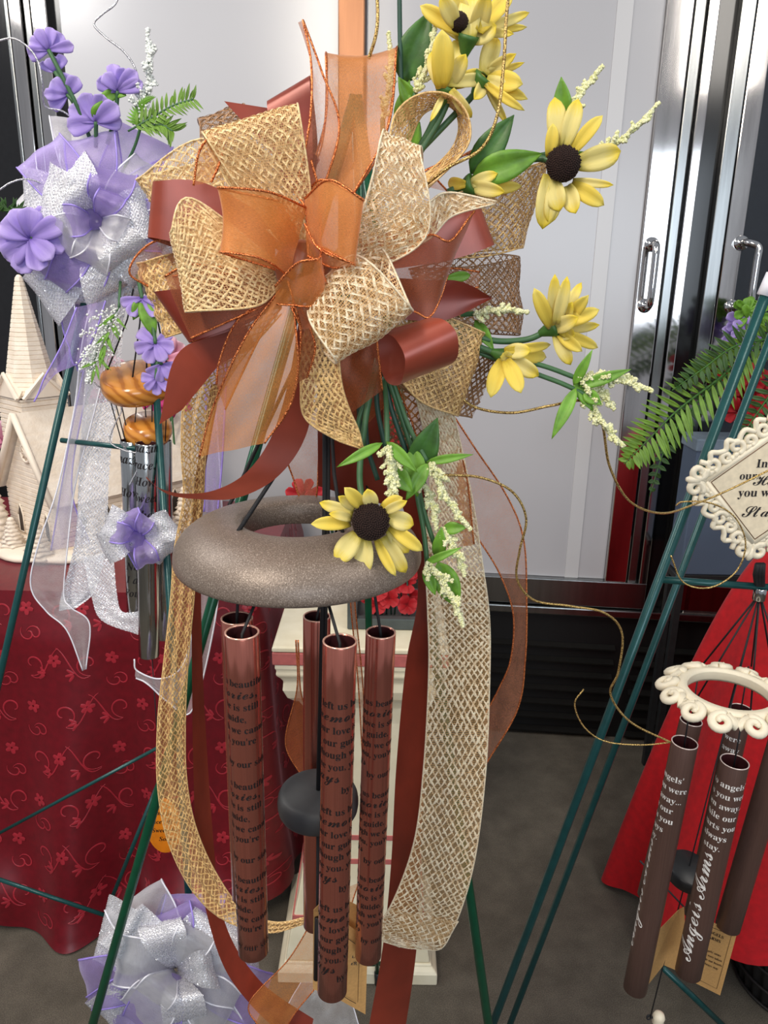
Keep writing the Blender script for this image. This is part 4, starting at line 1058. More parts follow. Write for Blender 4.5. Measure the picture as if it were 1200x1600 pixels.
for i, (t, bo, Y, rp) in enumerate(rt_):
    T = P(*t, Y); Bm = P(*bo, Y); r = met(rp, T); m = MB(); pipe(m, T, Bm, r, .0016, 36); o = m.build('tube', [M['bronze_tube'], M['copper_dark']], rcx); rim(o, T, Bm, r, 'rim_pale')
    c_ = MB(); c_.tube([T-CZ*.02, T+CZ*.075], .0012, 5); c_.build('tube_cord', M['black_cord'], rcx)
    tm = MB(); ax = nrm(Bm-T); rh = met(19.2, T)
    if i in (0, 1):
        wraptext(tm, [("Into angels'", 'serif', .78, 0), ("arms you were", 'serif', .78, 0), ("taken away...", 'serif', .78, 0), ("while our", 'serif', .78, 0), ("hearts you", 'serif', .78, 0), ("always", 'serif', .78, 0), ("stay.", 'serif', .78, 0)], T, Bm, r, rh, met(38 if i else 62, T), -.35 if i else -1.35)
        # the long script running up the tube
        fr = nrm((CAM-T)-np.dot(CAM-T, ax)*ax); sd = np.cross(ax, fr); sd = sd if np.dot(sd, RT) > 0 else -sd
        V, Fc = textmesh("Angels Arms", 'script'); sz = met(40, T); out = []; cpos = met(270 if i else 292, T); a0 = -.05 if i else -1.0
        for x, y, z in V:
            a = -y*sz/r+a0; out.append(T+ax*(cpos-x*sz*.98)+(r+.0003)*(math.cos(a)*fr+math.sin(a)*sd))
        tm.add(out, Fc)
        tm.build('white_lettering', M['ink_white'], o, False, label='white printed verse and script')
    if i == 3:
        wraptext(tm, [("were", 'serif', .7, 0), ("away", 'serif', .7, 0)], T, Bm, r, rh, met(50, T), -.2); tm.build('white_lettering', M['ink_white'], o, False)
cc_ = P(1075, 1362, 1.02); m = MB(); rk = met(33, cc_); axc = nrm([.12, -.25, 1])
m.lathe(cc_, axc, [(0, .012), (rk*.92, .012), (rk, .009), (rk, -.009), (rk*.92, -.012), (0, -.012)], 36); m.build('clapper', M['black'], rcx)
m = MB(); m.tube([fe, cc_, P(1036, 1510, 1.0), P(1016, 1590, 1.0)], .0012, 6); m.build('clapper_cord', M['black_cord'], rcx)
t2 = thing('hang_tag', 'folded kraft card tag caught between the bronze tubes at the right', 'tag', P(1060, 1480, .99))
plate('card', t2, [P(x, y, Y) for x, y, Y in ((1069, 1417, 1.02), (1060, 1422, 1.0), (1018, 1465, .98), (996, 1560, .96), (1037, 1508, 1.0), (1056, 1516, 1.02), (1072, 1500, 1.03))], 'kraft')
plate('card', t2, [P(x, y, 1.03) for x, y in ((1082, 1425), (1151, 1459), (1125, 1555), (1075, 1530))], 'kraft')
m = MB()
for s, y in (("ANGELS", 1462), ("ARMS", 1470), ("angels' arms", 1490), ("you were taken", 1497), ("while our hearts", 1504), ("always stay", 1511)): flattext(m, s, 'serif', P(1118-(y-1460)*.15, y, 1.0283), nrm(P(1151, 1459, 1.03)-P(1108, 1440, 1.03)), nrm(P(1151, 1459, 1.03)-P(1125, 1555, 1.03)), met(8 if y < 1480 else 6, cc_))
qq = [P(x, y, 1.0285) for x, y in ((1110, 1448), (1143, 1462), (1120, 1545), (1090, 1530))]; m.tube(qq, .0003, 4); m.build('print', M['ink'], t2, False)
bd = thing('resin_charm', 'small cream resin charm tied at the bottom of the right chime cord', 'charm', P(1030, 1592, 1.0))
m = MB(); cb_ = P(1029, 1592, 1.0)
m.lathe(cb_-CZ*.014, CZ, [(0, 0), (.006, .001), (.010, .006), (.0085, .012), (.0105, .018), (.008, .025), (.003, .028), (0, .028)], 16); m.build('charm', M['cream_resin'], bd)
m = MB(); pts, rr_ = curl(P(1014, 1590, 1.0), RT, UP, .005, 1.5, 0, 1, .0014); m.tube(pts, rr_, 5); m.tube([P(1016, 1590, 1.0), P(1026, 1590, 1.0)], .0014, 5); m.build('knot', M['black_cord'], bd)

# ================================================================== THE LARGE BOW
bc_ = P(475, 420, .62)
bow = thing('ribbon_bow', 'large bow of burlap mesh, copper satin and sheer copper ribbon on the green easel', 'bow', bc_)
C_ = ('organza', 'copper_wire'); CM_ = ('organza_mid', 'copper_wire'); CD = ('organza_dark', 'copper_wire'); CT = ('organza_thin', 'copper_wire'); ST_ = ('satin', None); SD = ('satin_dark', None)
YC = .615
def BL(A, B, ys, kind='burlap', name='burlap_loop', **k): return loop(name, kind, bow, A, B, ys, **k)
def BT(A, B, kind='burlap', name='burlap_tail', **k): return ribbon(name, kind, bow, PY(A), PY(B), **k)
# --- back layer
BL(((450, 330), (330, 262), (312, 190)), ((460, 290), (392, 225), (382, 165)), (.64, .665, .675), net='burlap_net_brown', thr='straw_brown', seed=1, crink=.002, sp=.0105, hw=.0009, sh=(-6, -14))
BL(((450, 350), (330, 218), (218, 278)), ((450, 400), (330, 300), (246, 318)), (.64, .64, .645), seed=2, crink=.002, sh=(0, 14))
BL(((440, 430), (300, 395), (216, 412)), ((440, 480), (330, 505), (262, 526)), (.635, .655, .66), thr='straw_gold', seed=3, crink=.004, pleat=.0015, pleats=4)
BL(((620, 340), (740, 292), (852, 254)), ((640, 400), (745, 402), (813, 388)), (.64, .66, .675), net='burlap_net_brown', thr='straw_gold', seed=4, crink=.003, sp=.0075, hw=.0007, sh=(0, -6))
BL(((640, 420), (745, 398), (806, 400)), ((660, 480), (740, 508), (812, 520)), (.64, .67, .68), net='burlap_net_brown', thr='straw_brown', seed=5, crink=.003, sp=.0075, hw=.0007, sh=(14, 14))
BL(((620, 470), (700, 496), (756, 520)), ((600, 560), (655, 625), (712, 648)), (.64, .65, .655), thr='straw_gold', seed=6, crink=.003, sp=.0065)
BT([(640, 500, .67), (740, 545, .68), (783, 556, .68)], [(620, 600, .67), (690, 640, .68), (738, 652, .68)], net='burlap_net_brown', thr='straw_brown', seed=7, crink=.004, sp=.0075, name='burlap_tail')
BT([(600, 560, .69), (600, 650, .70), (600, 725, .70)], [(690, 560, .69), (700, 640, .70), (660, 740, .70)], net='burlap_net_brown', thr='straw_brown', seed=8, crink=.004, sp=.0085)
# narrow loop seen edge-on at upper right
BT([(609, 215, .63), (617, 180, .635), (640, 155, .64), (672, 144, .64), (705, 150, .64), (730, 178, .64), (734, 218, .64), (712, 252, .64), (665, 297, .64)],
   [(640, 222, .65), (652, 192, .66), (664, 176, .665), (684, 167, .665), (702, 166, .665), (714, 180, .665), (716, 208, .665), (700, 240, .665), (652, 284, .65)], seed=9, W=.05, thr='straw_gold', nu=70, sp=0.0069, name='burlap_loop')
# satin, back
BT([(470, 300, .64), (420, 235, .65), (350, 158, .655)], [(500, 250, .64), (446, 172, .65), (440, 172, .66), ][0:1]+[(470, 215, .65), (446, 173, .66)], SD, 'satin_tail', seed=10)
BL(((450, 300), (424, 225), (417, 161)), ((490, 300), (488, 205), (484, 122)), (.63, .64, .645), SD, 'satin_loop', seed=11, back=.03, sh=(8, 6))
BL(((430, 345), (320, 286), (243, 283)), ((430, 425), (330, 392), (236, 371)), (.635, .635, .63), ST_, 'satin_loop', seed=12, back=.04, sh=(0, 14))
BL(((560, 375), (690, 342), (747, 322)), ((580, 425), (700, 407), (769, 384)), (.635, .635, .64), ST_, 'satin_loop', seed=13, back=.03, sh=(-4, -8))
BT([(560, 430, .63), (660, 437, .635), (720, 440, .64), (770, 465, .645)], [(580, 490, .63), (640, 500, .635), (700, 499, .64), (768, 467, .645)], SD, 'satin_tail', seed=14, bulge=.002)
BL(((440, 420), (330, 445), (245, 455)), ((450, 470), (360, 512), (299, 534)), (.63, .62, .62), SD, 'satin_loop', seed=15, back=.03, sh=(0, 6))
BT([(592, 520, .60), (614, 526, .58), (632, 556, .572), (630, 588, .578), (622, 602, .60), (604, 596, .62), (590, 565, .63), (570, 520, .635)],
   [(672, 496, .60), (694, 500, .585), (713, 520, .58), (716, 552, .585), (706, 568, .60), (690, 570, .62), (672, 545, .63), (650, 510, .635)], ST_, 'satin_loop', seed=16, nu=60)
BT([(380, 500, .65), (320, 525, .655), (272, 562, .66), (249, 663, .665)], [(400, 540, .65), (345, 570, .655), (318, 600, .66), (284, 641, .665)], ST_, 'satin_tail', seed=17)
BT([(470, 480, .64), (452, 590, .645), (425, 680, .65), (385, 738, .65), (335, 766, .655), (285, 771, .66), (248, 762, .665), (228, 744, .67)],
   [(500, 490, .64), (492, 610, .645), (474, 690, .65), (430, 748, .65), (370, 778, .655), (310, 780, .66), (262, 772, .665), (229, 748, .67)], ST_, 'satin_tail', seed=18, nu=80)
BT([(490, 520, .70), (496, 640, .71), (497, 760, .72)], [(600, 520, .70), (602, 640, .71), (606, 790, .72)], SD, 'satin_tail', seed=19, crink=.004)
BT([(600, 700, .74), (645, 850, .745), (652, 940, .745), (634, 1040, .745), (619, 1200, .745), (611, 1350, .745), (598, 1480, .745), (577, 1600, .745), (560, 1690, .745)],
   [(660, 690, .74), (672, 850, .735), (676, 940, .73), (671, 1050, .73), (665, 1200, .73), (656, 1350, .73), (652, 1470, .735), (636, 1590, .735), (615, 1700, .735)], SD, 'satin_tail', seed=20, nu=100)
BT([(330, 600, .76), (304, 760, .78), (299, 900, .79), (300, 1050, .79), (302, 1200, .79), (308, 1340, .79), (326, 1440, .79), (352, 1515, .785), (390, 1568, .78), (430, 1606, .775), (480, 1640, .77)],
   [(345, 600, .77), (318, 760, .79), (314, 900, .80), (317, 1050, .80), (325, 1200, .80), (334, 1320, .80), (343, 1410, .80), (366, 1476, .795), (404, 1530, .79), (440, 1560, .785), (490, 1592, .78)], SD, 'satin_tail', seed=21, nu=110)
# --- organza behind
BT([(330, 380, .645), (262, 372, .65), (222, 390, .655), (202, 426, .655), (232, 448, .66)], [(330, 440, .66), (285, 440, .665), (262, 400, .665), (240, 428, .665), (250, 445, .665)], CT, 'organza_loop', seed=30)
BL(((470, 310), (508, 190), (509, 88)), ((548, 310), (606, 200), (619, 80)), (.635, .655, .66), C_, 'organza_loop', seed=31, back=.045, sh=(4, 4), bulge=.004)
BT([(462, 300, .625), (484, 190, .63), (486, 100, .635), (473, 31, .64)], [(500, 310, .64), (530, 200, .64), (502, 110, .64), (474, 33, .641)], CT, 'organza_tail', seed=33, bulge=.004)
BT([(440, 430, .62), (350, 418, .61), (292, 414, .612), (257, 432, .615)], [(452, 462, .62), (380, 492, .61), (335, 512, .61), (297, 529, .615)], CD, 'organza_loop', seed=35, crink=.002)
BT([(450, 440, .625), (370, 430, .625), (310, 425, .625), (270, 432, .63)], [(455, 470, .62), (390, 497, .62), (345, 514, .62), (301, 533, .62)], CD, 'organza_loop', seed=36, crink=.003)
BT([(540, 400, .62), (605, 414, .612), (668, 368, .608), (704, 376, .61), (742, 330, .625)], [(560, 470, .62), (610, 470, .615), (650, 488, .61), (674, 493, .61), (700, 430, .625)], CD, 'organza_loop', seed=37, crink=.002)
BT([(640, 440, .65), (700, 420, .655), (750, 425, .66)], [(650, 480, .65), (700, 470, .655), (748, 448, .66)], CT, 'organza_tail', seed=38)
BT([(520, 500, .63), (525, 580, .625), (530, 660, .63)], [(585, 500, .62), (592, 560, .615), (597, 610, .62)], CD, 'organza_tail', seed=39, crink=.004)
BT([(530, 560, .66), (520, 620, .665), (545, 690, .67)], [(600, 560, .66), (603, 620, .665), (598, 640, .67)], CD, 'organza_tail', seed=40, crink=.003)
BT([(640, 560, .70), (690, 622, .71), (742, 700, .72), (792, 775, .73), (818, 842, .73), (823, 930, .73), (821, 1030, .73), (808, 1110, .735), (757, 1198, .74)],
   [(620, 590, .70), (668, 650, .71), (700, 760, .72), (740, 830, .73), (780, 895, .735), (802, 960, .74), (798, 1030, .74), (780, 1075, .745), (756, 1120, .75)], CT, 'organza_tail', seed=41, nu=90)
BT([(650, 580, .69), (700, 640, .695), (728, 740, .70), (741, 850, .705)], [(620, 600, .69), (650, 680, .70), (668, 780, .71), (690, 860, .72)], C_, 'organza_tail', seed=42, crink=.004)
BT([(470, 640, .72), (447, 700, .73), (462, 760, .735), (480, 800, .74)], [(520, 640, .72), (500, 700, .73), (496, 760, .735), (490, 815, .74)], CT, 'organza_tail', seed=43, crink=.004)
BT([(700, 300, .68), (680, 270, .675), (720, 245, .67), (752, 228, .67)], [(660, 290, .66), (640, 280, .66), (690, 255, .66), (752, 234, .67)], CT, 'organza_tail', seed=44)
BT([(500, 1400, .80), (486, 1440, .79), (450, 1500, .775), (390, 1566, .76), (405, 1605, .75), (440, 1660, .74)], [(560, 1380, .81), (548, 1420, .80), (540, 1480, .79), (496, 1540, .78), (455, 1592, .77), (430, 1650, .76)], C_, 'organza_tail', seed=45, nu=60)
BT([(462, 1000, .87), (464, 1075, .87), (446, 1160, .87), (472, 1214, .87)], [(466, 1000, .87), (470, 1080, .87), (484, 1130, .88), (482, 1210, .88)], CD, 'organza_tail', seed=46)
BT([(552, 900, .86), (556, 960, .86), (566, 1060, .86), (573, 1180, .86)], [(545, 900, .86), (549, 960, .86), (559, 1060, .86), (566, 1180, .86)], CT, 'organza_tail', seed=47)
# --- long burlap tails
BT([(390, 470, .66), (320, 540, .68), (288, 620, .70), (283, 700, .72), (286, 780, .75), (272, 860, .765), (266, 940, .77), (255, 1040, .77), (246, 1130, .77), (246, 1230, .77), (262, 1315, .765), (300, 1392, .76), (350, 1438, .755), (420, 1457, .755), (492, 1436, .76)],
   [(440, 490, .66), (372, 570, .68), (335, 640, .70), (322, 710, .72), (318, 780, .75), (309, 860, .765), (303, 940, .77), (294, 1040, .77), (290, 1130, .77), (292, 1215, .77), (306, 1290, .765), (336, 1360, .76), (378, 1418, .755), (430, 1440, .755), (490, 1430, .76)],
   seed=50, W=.060, pleat=.0030, pleats=2.5, thr='straw_gold', nu=220, nv=20, sp=0.0086, hw=.0009, label='burlap mesh tail folded lengthwise')
BT([(620, 540, .67), (655, 640, .69), (672, 760, .705), (664, 850, .71), (668, 950, .71), (670, 1050, .71), (662, 1200, .71), (646, 1320, .71), (608, 1420, .715), (572, 1462, .73)],
   [(690, 560, .67), (712, 660, .69), (738, 780, .705), (752, 870, .71), (764, 960, .71), (765, 1050, .71), (759, 1200, .71), (742, 1340, .71), (716, 1432, .715), (660, 1488, .72)][0:9]+[(690, 1474, .722)],
   seed=51, crink=.0022, nu=200, nv=20, sp=0.0091, hw=.00115, thr='straw_pale')
BT([(608, 1420, .717), (590, 1448, .722), (570, 1456, .73)], [(716, 1440, .715), (680, 1484, .715), (588, 1470, .728)], seed=52, crink=.002, nu=40, sp=0.0091, thr='straw_pale')
# --- middle burlap loops
BL(((430, 410), (300, 310), (268, 362)), ((440, 445), (400, 478), (296, 486)), (.61, .588, .578), seed=53, crink=.0025, back=.045, sh=(6, 4), pleat=.002, pleats=4, pleat_end=.3, sp=0.0063, hw=.00095)
BL(((440, 380), (372, 292), (320, 212)), ((490, 400), (484, 290), (466, 168)), (.61, .592, .588), seed=54, crink=.002, back=.045, sh=(-6, 8), sp=0.0069, hw=.0009)
BL(((490, 430), (562, 340), (596, 212)), ((530, 440), (664, 372), (656, 236)), (.61, .585, .582), seed=55, crink=.003, back=.05, sh=(6, 0), pleat=.002, pleats=5, pleat_end=.4, sp=0.0066, hw=.0009, thr='straw_pale')
BT([(560, 372, .61), (660, 322, .612), (700, 301, .615), (776, 315, .62)], [(580, 410, .61), (664, 378, .612), (706, 338, .615), (774, 318, .62)], seed=56, crink=.0015, sp=0.0086, thr='straw_pale')
BT([(500, 470, .615), (470, 540, .61), (470, 600, .61), (476, 652, .612), (520, 684, .615), (566, 702, .618)], [(540, 480, .615), (530, 545, .61), (534, 600, .61), (546, 640, .612), (560, 672, .615), (567, 699, .618)], seed=57, crink=.002, sp=0.0077, nu=50, W=.055, thr='straw_gold')
BL(((500, 440), (560, 400), (641, 480)), ((490, 460), (484, 500), (524, 562)), (.60, .570, .566), seed=58, crink=.002, back=.05, sh=(-14, 12), sp=0.0077, hw=.001, bulge=-.003, thr='straw_pale')
BT([(575, 392, .60), (600, 392, .59), (641, 480, .566)], [(510, 430, .60), (540, 440, .59), (560, 500, .566)], seed=59, crink=.002, sp=0.0077, thr='straw_pale', name='burlap_loop')
# --- front organza
BL(((480, 325), (420, 300), (343, 293)), ((460, 438), (410, 405), (346, 394)), (.59, .560, .556), CM_, 'organza_loop', seed=60, back=.035, sh=(10, 10), bulge=-.003)
BL(((476, 310), (515, 281), (566, 312)), ((480, 375), (515, 395), (553, 413)), (.59, .562, .560), CM_, 'organza_loop', seed=61, back=.03, sh=(-6, -6))
BT([(476, 350, .575), (500, 390, .562), (552, 412, .560)], [(480, 400, .58), (520, 418, .575), (550, 415, .57)], C_, 'organza_loop', seed=62)
BT([(430, 446, .57), (466, 410, .56), (500, 402, .56), (500, 380, .58)], [(432, 474, .58), (480, 480, .575), (506, 460, .575), (505, 420, .59)], CM_, 'organza_loop', seed=63, crink=.002)
BT([(450, 440, .585), (462, 480, .58), (470, 515, .585)], [(500, 420, .58), (520, 470, .57), (496, 512, .575)], CD, 'organza_tail', seed=64, crink=.003)
BT([(440, 450, .60), (392, 512, .595), (352, 590, .60), (326, 655, .605), (312, 713, .61)], [(456, 455, .60), (462, 520, .59), (466, 580, .595), (450, 640, .60), (413, 693, .605)], CM_, 'organza_tail', seed=65, crink=.003, nu=60)
BT([(430, 460, .615), (372, 500, .61), (344, 560, .612), (338, 600, .615)], [(440, 480, .61), (410, 520, .605), (380, 580, .607), (352, 640, .61)], CD, 'organza_tail', seed=66)
BT([(455, 480, .595), (470, 520, .59), (463, 600, .60)], [(470, 480, .60), (492, 540, .60), (480, 590, .605)], CD, 'organza_tail', seed=67)
BT([(340, 200, .60), (312, 235, .598), (302, 290, .60)], [(352, 215, .61), (345, 250, .605), (330, 285, .605)], C_, 'organza_tail', seed=68)
BT([(460, 300, .60), (478, 330, .59), (482, 400, .59)], [(486, 250, .61), (500, 310, .60), (500, 400, .59)], CD, 'organza_tail', seed=69)
m = MB(); m.lathe(bc_+np.array([0, -.02, 0]), [0, 1, 0], [(.004, -.012), (.018, -.008), (.022, .01), (.015, .03), (.0, .04)], 16); m.build('knot', M['organza_dark'], bow)
tie = MB(); tie.tube([P(476, 430, .62), P(500, 330, .72), ap+np.array([0, -.01, -.06])], .0022, 6); tie.build('tie_wire', M['copper_wire'], bow)

# ================================================================== YELLOW FLOWERS
def sun(label, center, Y, cr, petals, stems=(), Yl=.0, seed=0, gr=None, name='artificial_sunflower', cup=False, yel=()):
    c = P(*center, Y); f = thing(name, label, 'flower', c, gr); r = random.Random(seed)
    for i, (bx, by, tx, ty, w) in enumerate(petals):
        b0 = P(bx, by, Y+(.004 if not cup else r.uniform(-.008, .012))); t0 = P(tx, ty, Y+(r.uniform(-.010, .008) if not cup else r.uniform(-.02, .02)))
        addblade('petal', f, b0, t0, met(w*1.12, b0), 'petal_y' if i in yel else 'petal', curl=.07+.06*r.random(), cup=r.uniform(.15, .4), twist=r.uniform(-.25, .25))
    if cr:
        m = MB(); rr_ = met(cr, c); fa = nrm(nrm(CAM-c)+CZ*.15); prof = []
        m.lathe(c-fa*.002, fa, [(rr_*.9, -.006), (rr_, 0), (rr_*.9, .007), (rr_*.6, .011), (rr_*.2, .012), (0, .0125)], 24)
        e1 = nrm(np.cross(fa, CZ)); e2 = np.cross(fa, e1)
        for i in range(240):
            q = i*2.39996; ro_ = rr_*math.sqrt((i+.5)/240); h = .0105*math.sqrt(max(0, 1-(ro_/rr_)**2*.8)); m.ball(c+e1*ro_*math.cos(q)+e2*ro_*math.sin(q)+fa*h, .0013)
        m.build('seed_head', M['seed'], f)
    for pts in stems: stem(f, [P(*p) for p in pts], .0026)
    if stems:
        e = P(*stems[0][-1]); d = nrm(e-P(*stems[0][-2])); m = MB(); m.lathe(e-d*.004, d, [(.0026, -.006), (.005, 0), (.0078, .006), (.0085, .009), (.004, .009)], 12); m.build('calyx', M['leaf_dark'], f)
    return f
sun('open sunflower with a dark centre lying over the front of the taupe ring', (579, 816), .585, 29,
    [(566, 792, 537, 761, 20), (583, 792, 574, 763, 22), (555, 794, 528, 775, 16), (552, 802, 499, 785, 18), (550, 811, 513, 803, 14), (548, 817, 485, 819, 20), (559, 834, 526, 879, 31), (571, 841, 568, 899, 27), (588, 842, 619, 900, 15), (600, 838, 634, 894, 24), (607, 827, 638, 863, 21), (609, 822, 660, 860, 20), (606, 808, 646, 820, 27), (596, 796, 629, 777, 20), (600, 800, 637, 782, 14)],
    [[(590, 560, .64), (572, 650, .63), (562, 740, .615), (570, 800, .595)]], seed=1, yel=(0, 5, 8, 11, 13))
sun('open sunflower facing right against the pale cooler door', (880, 257), .64, 26,
    [(870, 232, 866, 153, 28), (880, 232, 903, 155, 25), (858, 246, 864, 193, 18), (892, 240, 942, 181, 20), (900, 256, 969, 236, 34), (895, 282, 959, 289, 12), (892, 288, 944, 321, 23), (886, 290, 900, 334, 25), (864, 282, 875, 331, 28), (858, 272, 847, 358, 32), (866, 285, 858, 350, 24)],
    [[(700, 300, .66), (780, 262, .665), (840, 248, .66), (876, 258, .65)]], seed=2, yel=(2, 3, 6))
sun('topmost yellow bloom cut by the top edge, seen from below', (717, 36), .655, 13,
    [(722, 50, 657, 9, 22), (712, 40, 688, -8, 24), (728, 45, 712, -14, 26), (734, 62, 735, -8, 32), (742, 55, 762, -14, 26), (748, 50, 798, -8, 24), (752, 48, 826, 20, 14), (755, 45, 823, 42, 11), (752, 50, 804, 53, 12), (738, 62, 776, 40, 30), (725, 60, 690, 20, 24)],
    [[(655, 240, .66), (690, 180, .66), (722, 100, .66), (730, 66, .655)]], seed=3, cup=True, yel=(0, 5, 7))
sun('closed yellow bloom hanging just below the topmost one', (700, 110), .65, 0,
    [(690, 138, 690, 46, 32), (694, 136, 716, 64, 26), (698, 136, 728, 84, 24), (700, 134, 753, 111, 20), (690, 138, 676, 80, 22), (705, 140, 737, 183, 17), (692, 150, 671, 192, 9), (700, 130, 760, 125, 18)],
    [[(652, 238, .665), (675, 195, .66), (694, 146, .655)]], seed=4, cup=True, yel=(0, 3))
sun('yellow bloom with spidery petals right of the closed one', (770, 115), .66, 0,
    [(756, 118, 775, 58, 26), (760, 118, 808, 83, 18), (762, 120, 821, 97, 10), (762, 126, 818, 132, 28), (760, 128, 826, 156, 17), (758, 130, 821, 173, 13), (758, 132, 792, 193, 11), (756, 130, 739, 157, 19), (762, 122, 795, 100, 22), (760, 124, 800, 145, 22)],
    [[(656, 236, .665), (700, 190, .665), (738, 150, .665), (752, 128, .66)]], seed=5, cup=True, yel=(3, 4, 5))
sun('small yellow bloom tucked under the green leaves above the burlap net', (740, 280), .655, 0,
    [(728, 290, 772, 246, 11), (730, 290, 778, 271, 17), (728, 288, 701, 286, 17), (735, 290, 790, 300, 20), (740, 292, 815, 290, 18), (732, 292, 770, 310, 18)], [[(690, 310, .665), (710, 300, .665), (730, 291, .66)]], seed=6, cup=True, yel=(0, 2, 4))
sun('upper yellow bloom of the pair on the right, petals fanned to the right', (880, 490), .65, 0,
    [(862, 512, 834, 449, 20), (864, 508, 867, 427, 18), (868, 506, 886, 431, 18), (872, 504, 908, 442, 15), (875, 506, 921, 459, 20), (878, 508, 936, 484, 20), (876, 514, 937, 507, 15), (876, 518, 933, 543, 16), (872, 520, 910, 549, 17), (868, 520, 892, 570, 20), (866, 512, 895, 470, 22), (866, 514, 905, 495, 22), (868, 516, 900, 525, 22), (866, 508, 880, 462, 20)],
    [[(700, 500, .66), (760, 530, .66), (820, 531, .66), (860, 514, .655)]], seed=7, cup=True, yel=(0, 4, 5, 7, 8))
sun('lower yellow bloom of the pair on the right, nodding beside the burlap', (810, 570), .645, 0,
    [(788, 548, 859, 538, 15), (790, 550, 852, 558, 22), (792, 556, 842, 587, 24), (790, 562, 814, 615, 24), (786, 562, 767, 622, 24), (788, 550, 830, 548, 22), (790, 556, 815, 580, 24), (786, 552, 800, 575, 22)],
    [[(700, 515, .66), (745, 540, .66), (785, 556, .655)]], seed=8, cup=True, yel=(0, 1, 3, 4))
# ------------------------------------------------------------------ leafy amaranth sprigs
def spray(label, pz, leaves, spikes, stems, seed=0, name='amaranth_spray', lm='leaf'):
    p = P(*pz); f = thing(name, label, 'flower', p)
    for i, (bx, by, tx, ty, w, Y) in enumerate(leaves):
        b0 = P(bx, by, Y); addblade('leaf', f, b0, P(tx, ty, Y-.006), met(w, b0), lm if w < 40 or i % 2 else 'leaf_dark', shape='leaf', curl=.08, cup=.35, thick=.0005)
    for i, (bx, by, tx, ty, w, Y) in enumerate(spikes):
        b0 = P(bx, by, Y); sprig(f, b0, P(tx, ty, Y-.004), met(w, b0), n=int(900*(w/30)), seed=seed*10+i, br=.00125)
    for pts in stems: stem(f, [P(*q) for q in pts], .0021)
    return f
spray('pale amaranth spike behind the tall sheer loop at the top', (600, 240, .67), [(622, 200, 640, 125, 26, .675)], [(598, 185, 607, 50, 26, .67)], [[(590, 300, .67), (598, 240, .67), (598, 185, .67)]], 1)
spray('amaranth spike with a broad dark leaf left of the topmost bloom', (640, 220, .67), [(628, 130, 672, 18, 54, .68), (650, 170, 622, 120, 26, .672), (640, 235, 656, 190, 24, .67)], [(650, 142, 680, 38, 30, .66)], [[(630, 290, .67), (640, 220, .67), (649, 145, .665)]], 2)
spray('two pale spikes rising behind the sunflower at the upper right', (860, 235, .67), [(735, 272, 803, 180, 44, .665), (738, 276, 847, 240, 46, .66), (880, 190, 877, 120, 28, .665), (890, 250, 918, 238, 16, .66)], [(876, 215, 942, 102, 34, .665), (928, 245, 1030, 160, 30, .665)], [[(690, 310, .665), (760, 270, .67), (860, 240, .67), (930, 244, .665)], [(860, 240, .67), (872, 225, .67), (880, 205, .665)]], 3)
spray('short pale spike poking from the burlap beside the pointed satin tail', (745, 490, .66), [(742, 500, 772, 548, 20, .665), (735, 430, 690, 436, 16, .655)], [(742, 490, 826, 488, 30, .655)], [[(690, 490, .665), (715, 492, .665), (742, 490, .66)]], 4)
spray('pair of pale spikes with green leaves beside the gold cord at the right', (905, 600, .65), [(896, 602, 926, 546, 16, .65), (905, 604, 986, 577, 19, .65), (900, 606, 862, 686, 21, .648), (900, 590, 926, 642, 24, .655), (912, 612, 940, 632, 22, .65)], [(905, 590, 1020, 611, 42, .648), (915, 610, 975, 698, 40, .652), (912, 596, 960, 640, 36, .655)], [[(730, 540, .66), (790, 558, .66), (850, 572, .655), (904, 592, .65)], [(740, 548, .665), (840, 585, .66), (880, 600, .655), (918, 618, .65)]], 5)
spray('amaranth spike above the ring sunflower with a leaf pointing left', (606, 690, .61), [(598, 692, 526, 730, 17, .605), (604, 690, 652, 738, 20, .605), (610, 730, 645, 770, 30, .615)], [(606, 698, 608, 788, 42, .60), (606, 720, 612, 790, 34, .602)], [[(600, 590, .64), (604, 640, .625), (605, 695, .61)], [(585, 600, .64), (560, 660, .635), (570, 700, .63)]], 6)
spray('amaranth spikes over the burlap just right of the ring sunflower', (665, 720, .63), [(648, 740, 684, 652, 44, .64), (666, 722, 740, 710, 14, .625), (668, 724, 634, 782, 24, .62), (645, 700, 652, 776, 36, .635)], [(674, 724, 736, 828, 38, .62), (662, 755, 682, 828, 30, .625)], [[(612, 590, .65), (636, 660, .645), (668, 722, .63)], [(606, 590, .65), (640, 690, .645), (664, 760, .63)]], 7)
spray('lowest amaranth spikes with a large leaf at the right end of the ring', (675, 870, .62), [(664, 880, 722, 855, 13, .615), (684, 878, 716, 950, 40, .625), (684, 872, 690, 822, 22, .625), (692, 826, 730, 824, 20, .625), (664, 884, 680, 930, 20, .62)], [(690, 826, 726, 900, 36, .622), (668, 880, 724, 980, 40, .61)], [[(646, 680, .65), (650, 760, .635), (662, 830, .625), (668, 884, .62)], [(640, 690, .65), (660, 790, .635), (686, 872, .625)]], 8)
g = thing('stem_bundle', 'bare dark green stems bundled below the satin loop', 'stem', P(590, 640, .655))
for pts in ([(588, 590, .66), (590, 640, .655), (602, 700, .65)], [(600, 580, .655), (612, 640, .65), (640, 720, .645)], [(596, 570, .665), (575, 620, .665), (573, 690, .66), (590, 750, .655)], [(582, 580, .665), (562, 630, .665), (566, 700, .66)]): stem(g, [P(*q) for q in pts], .0022, 'stem_dark')

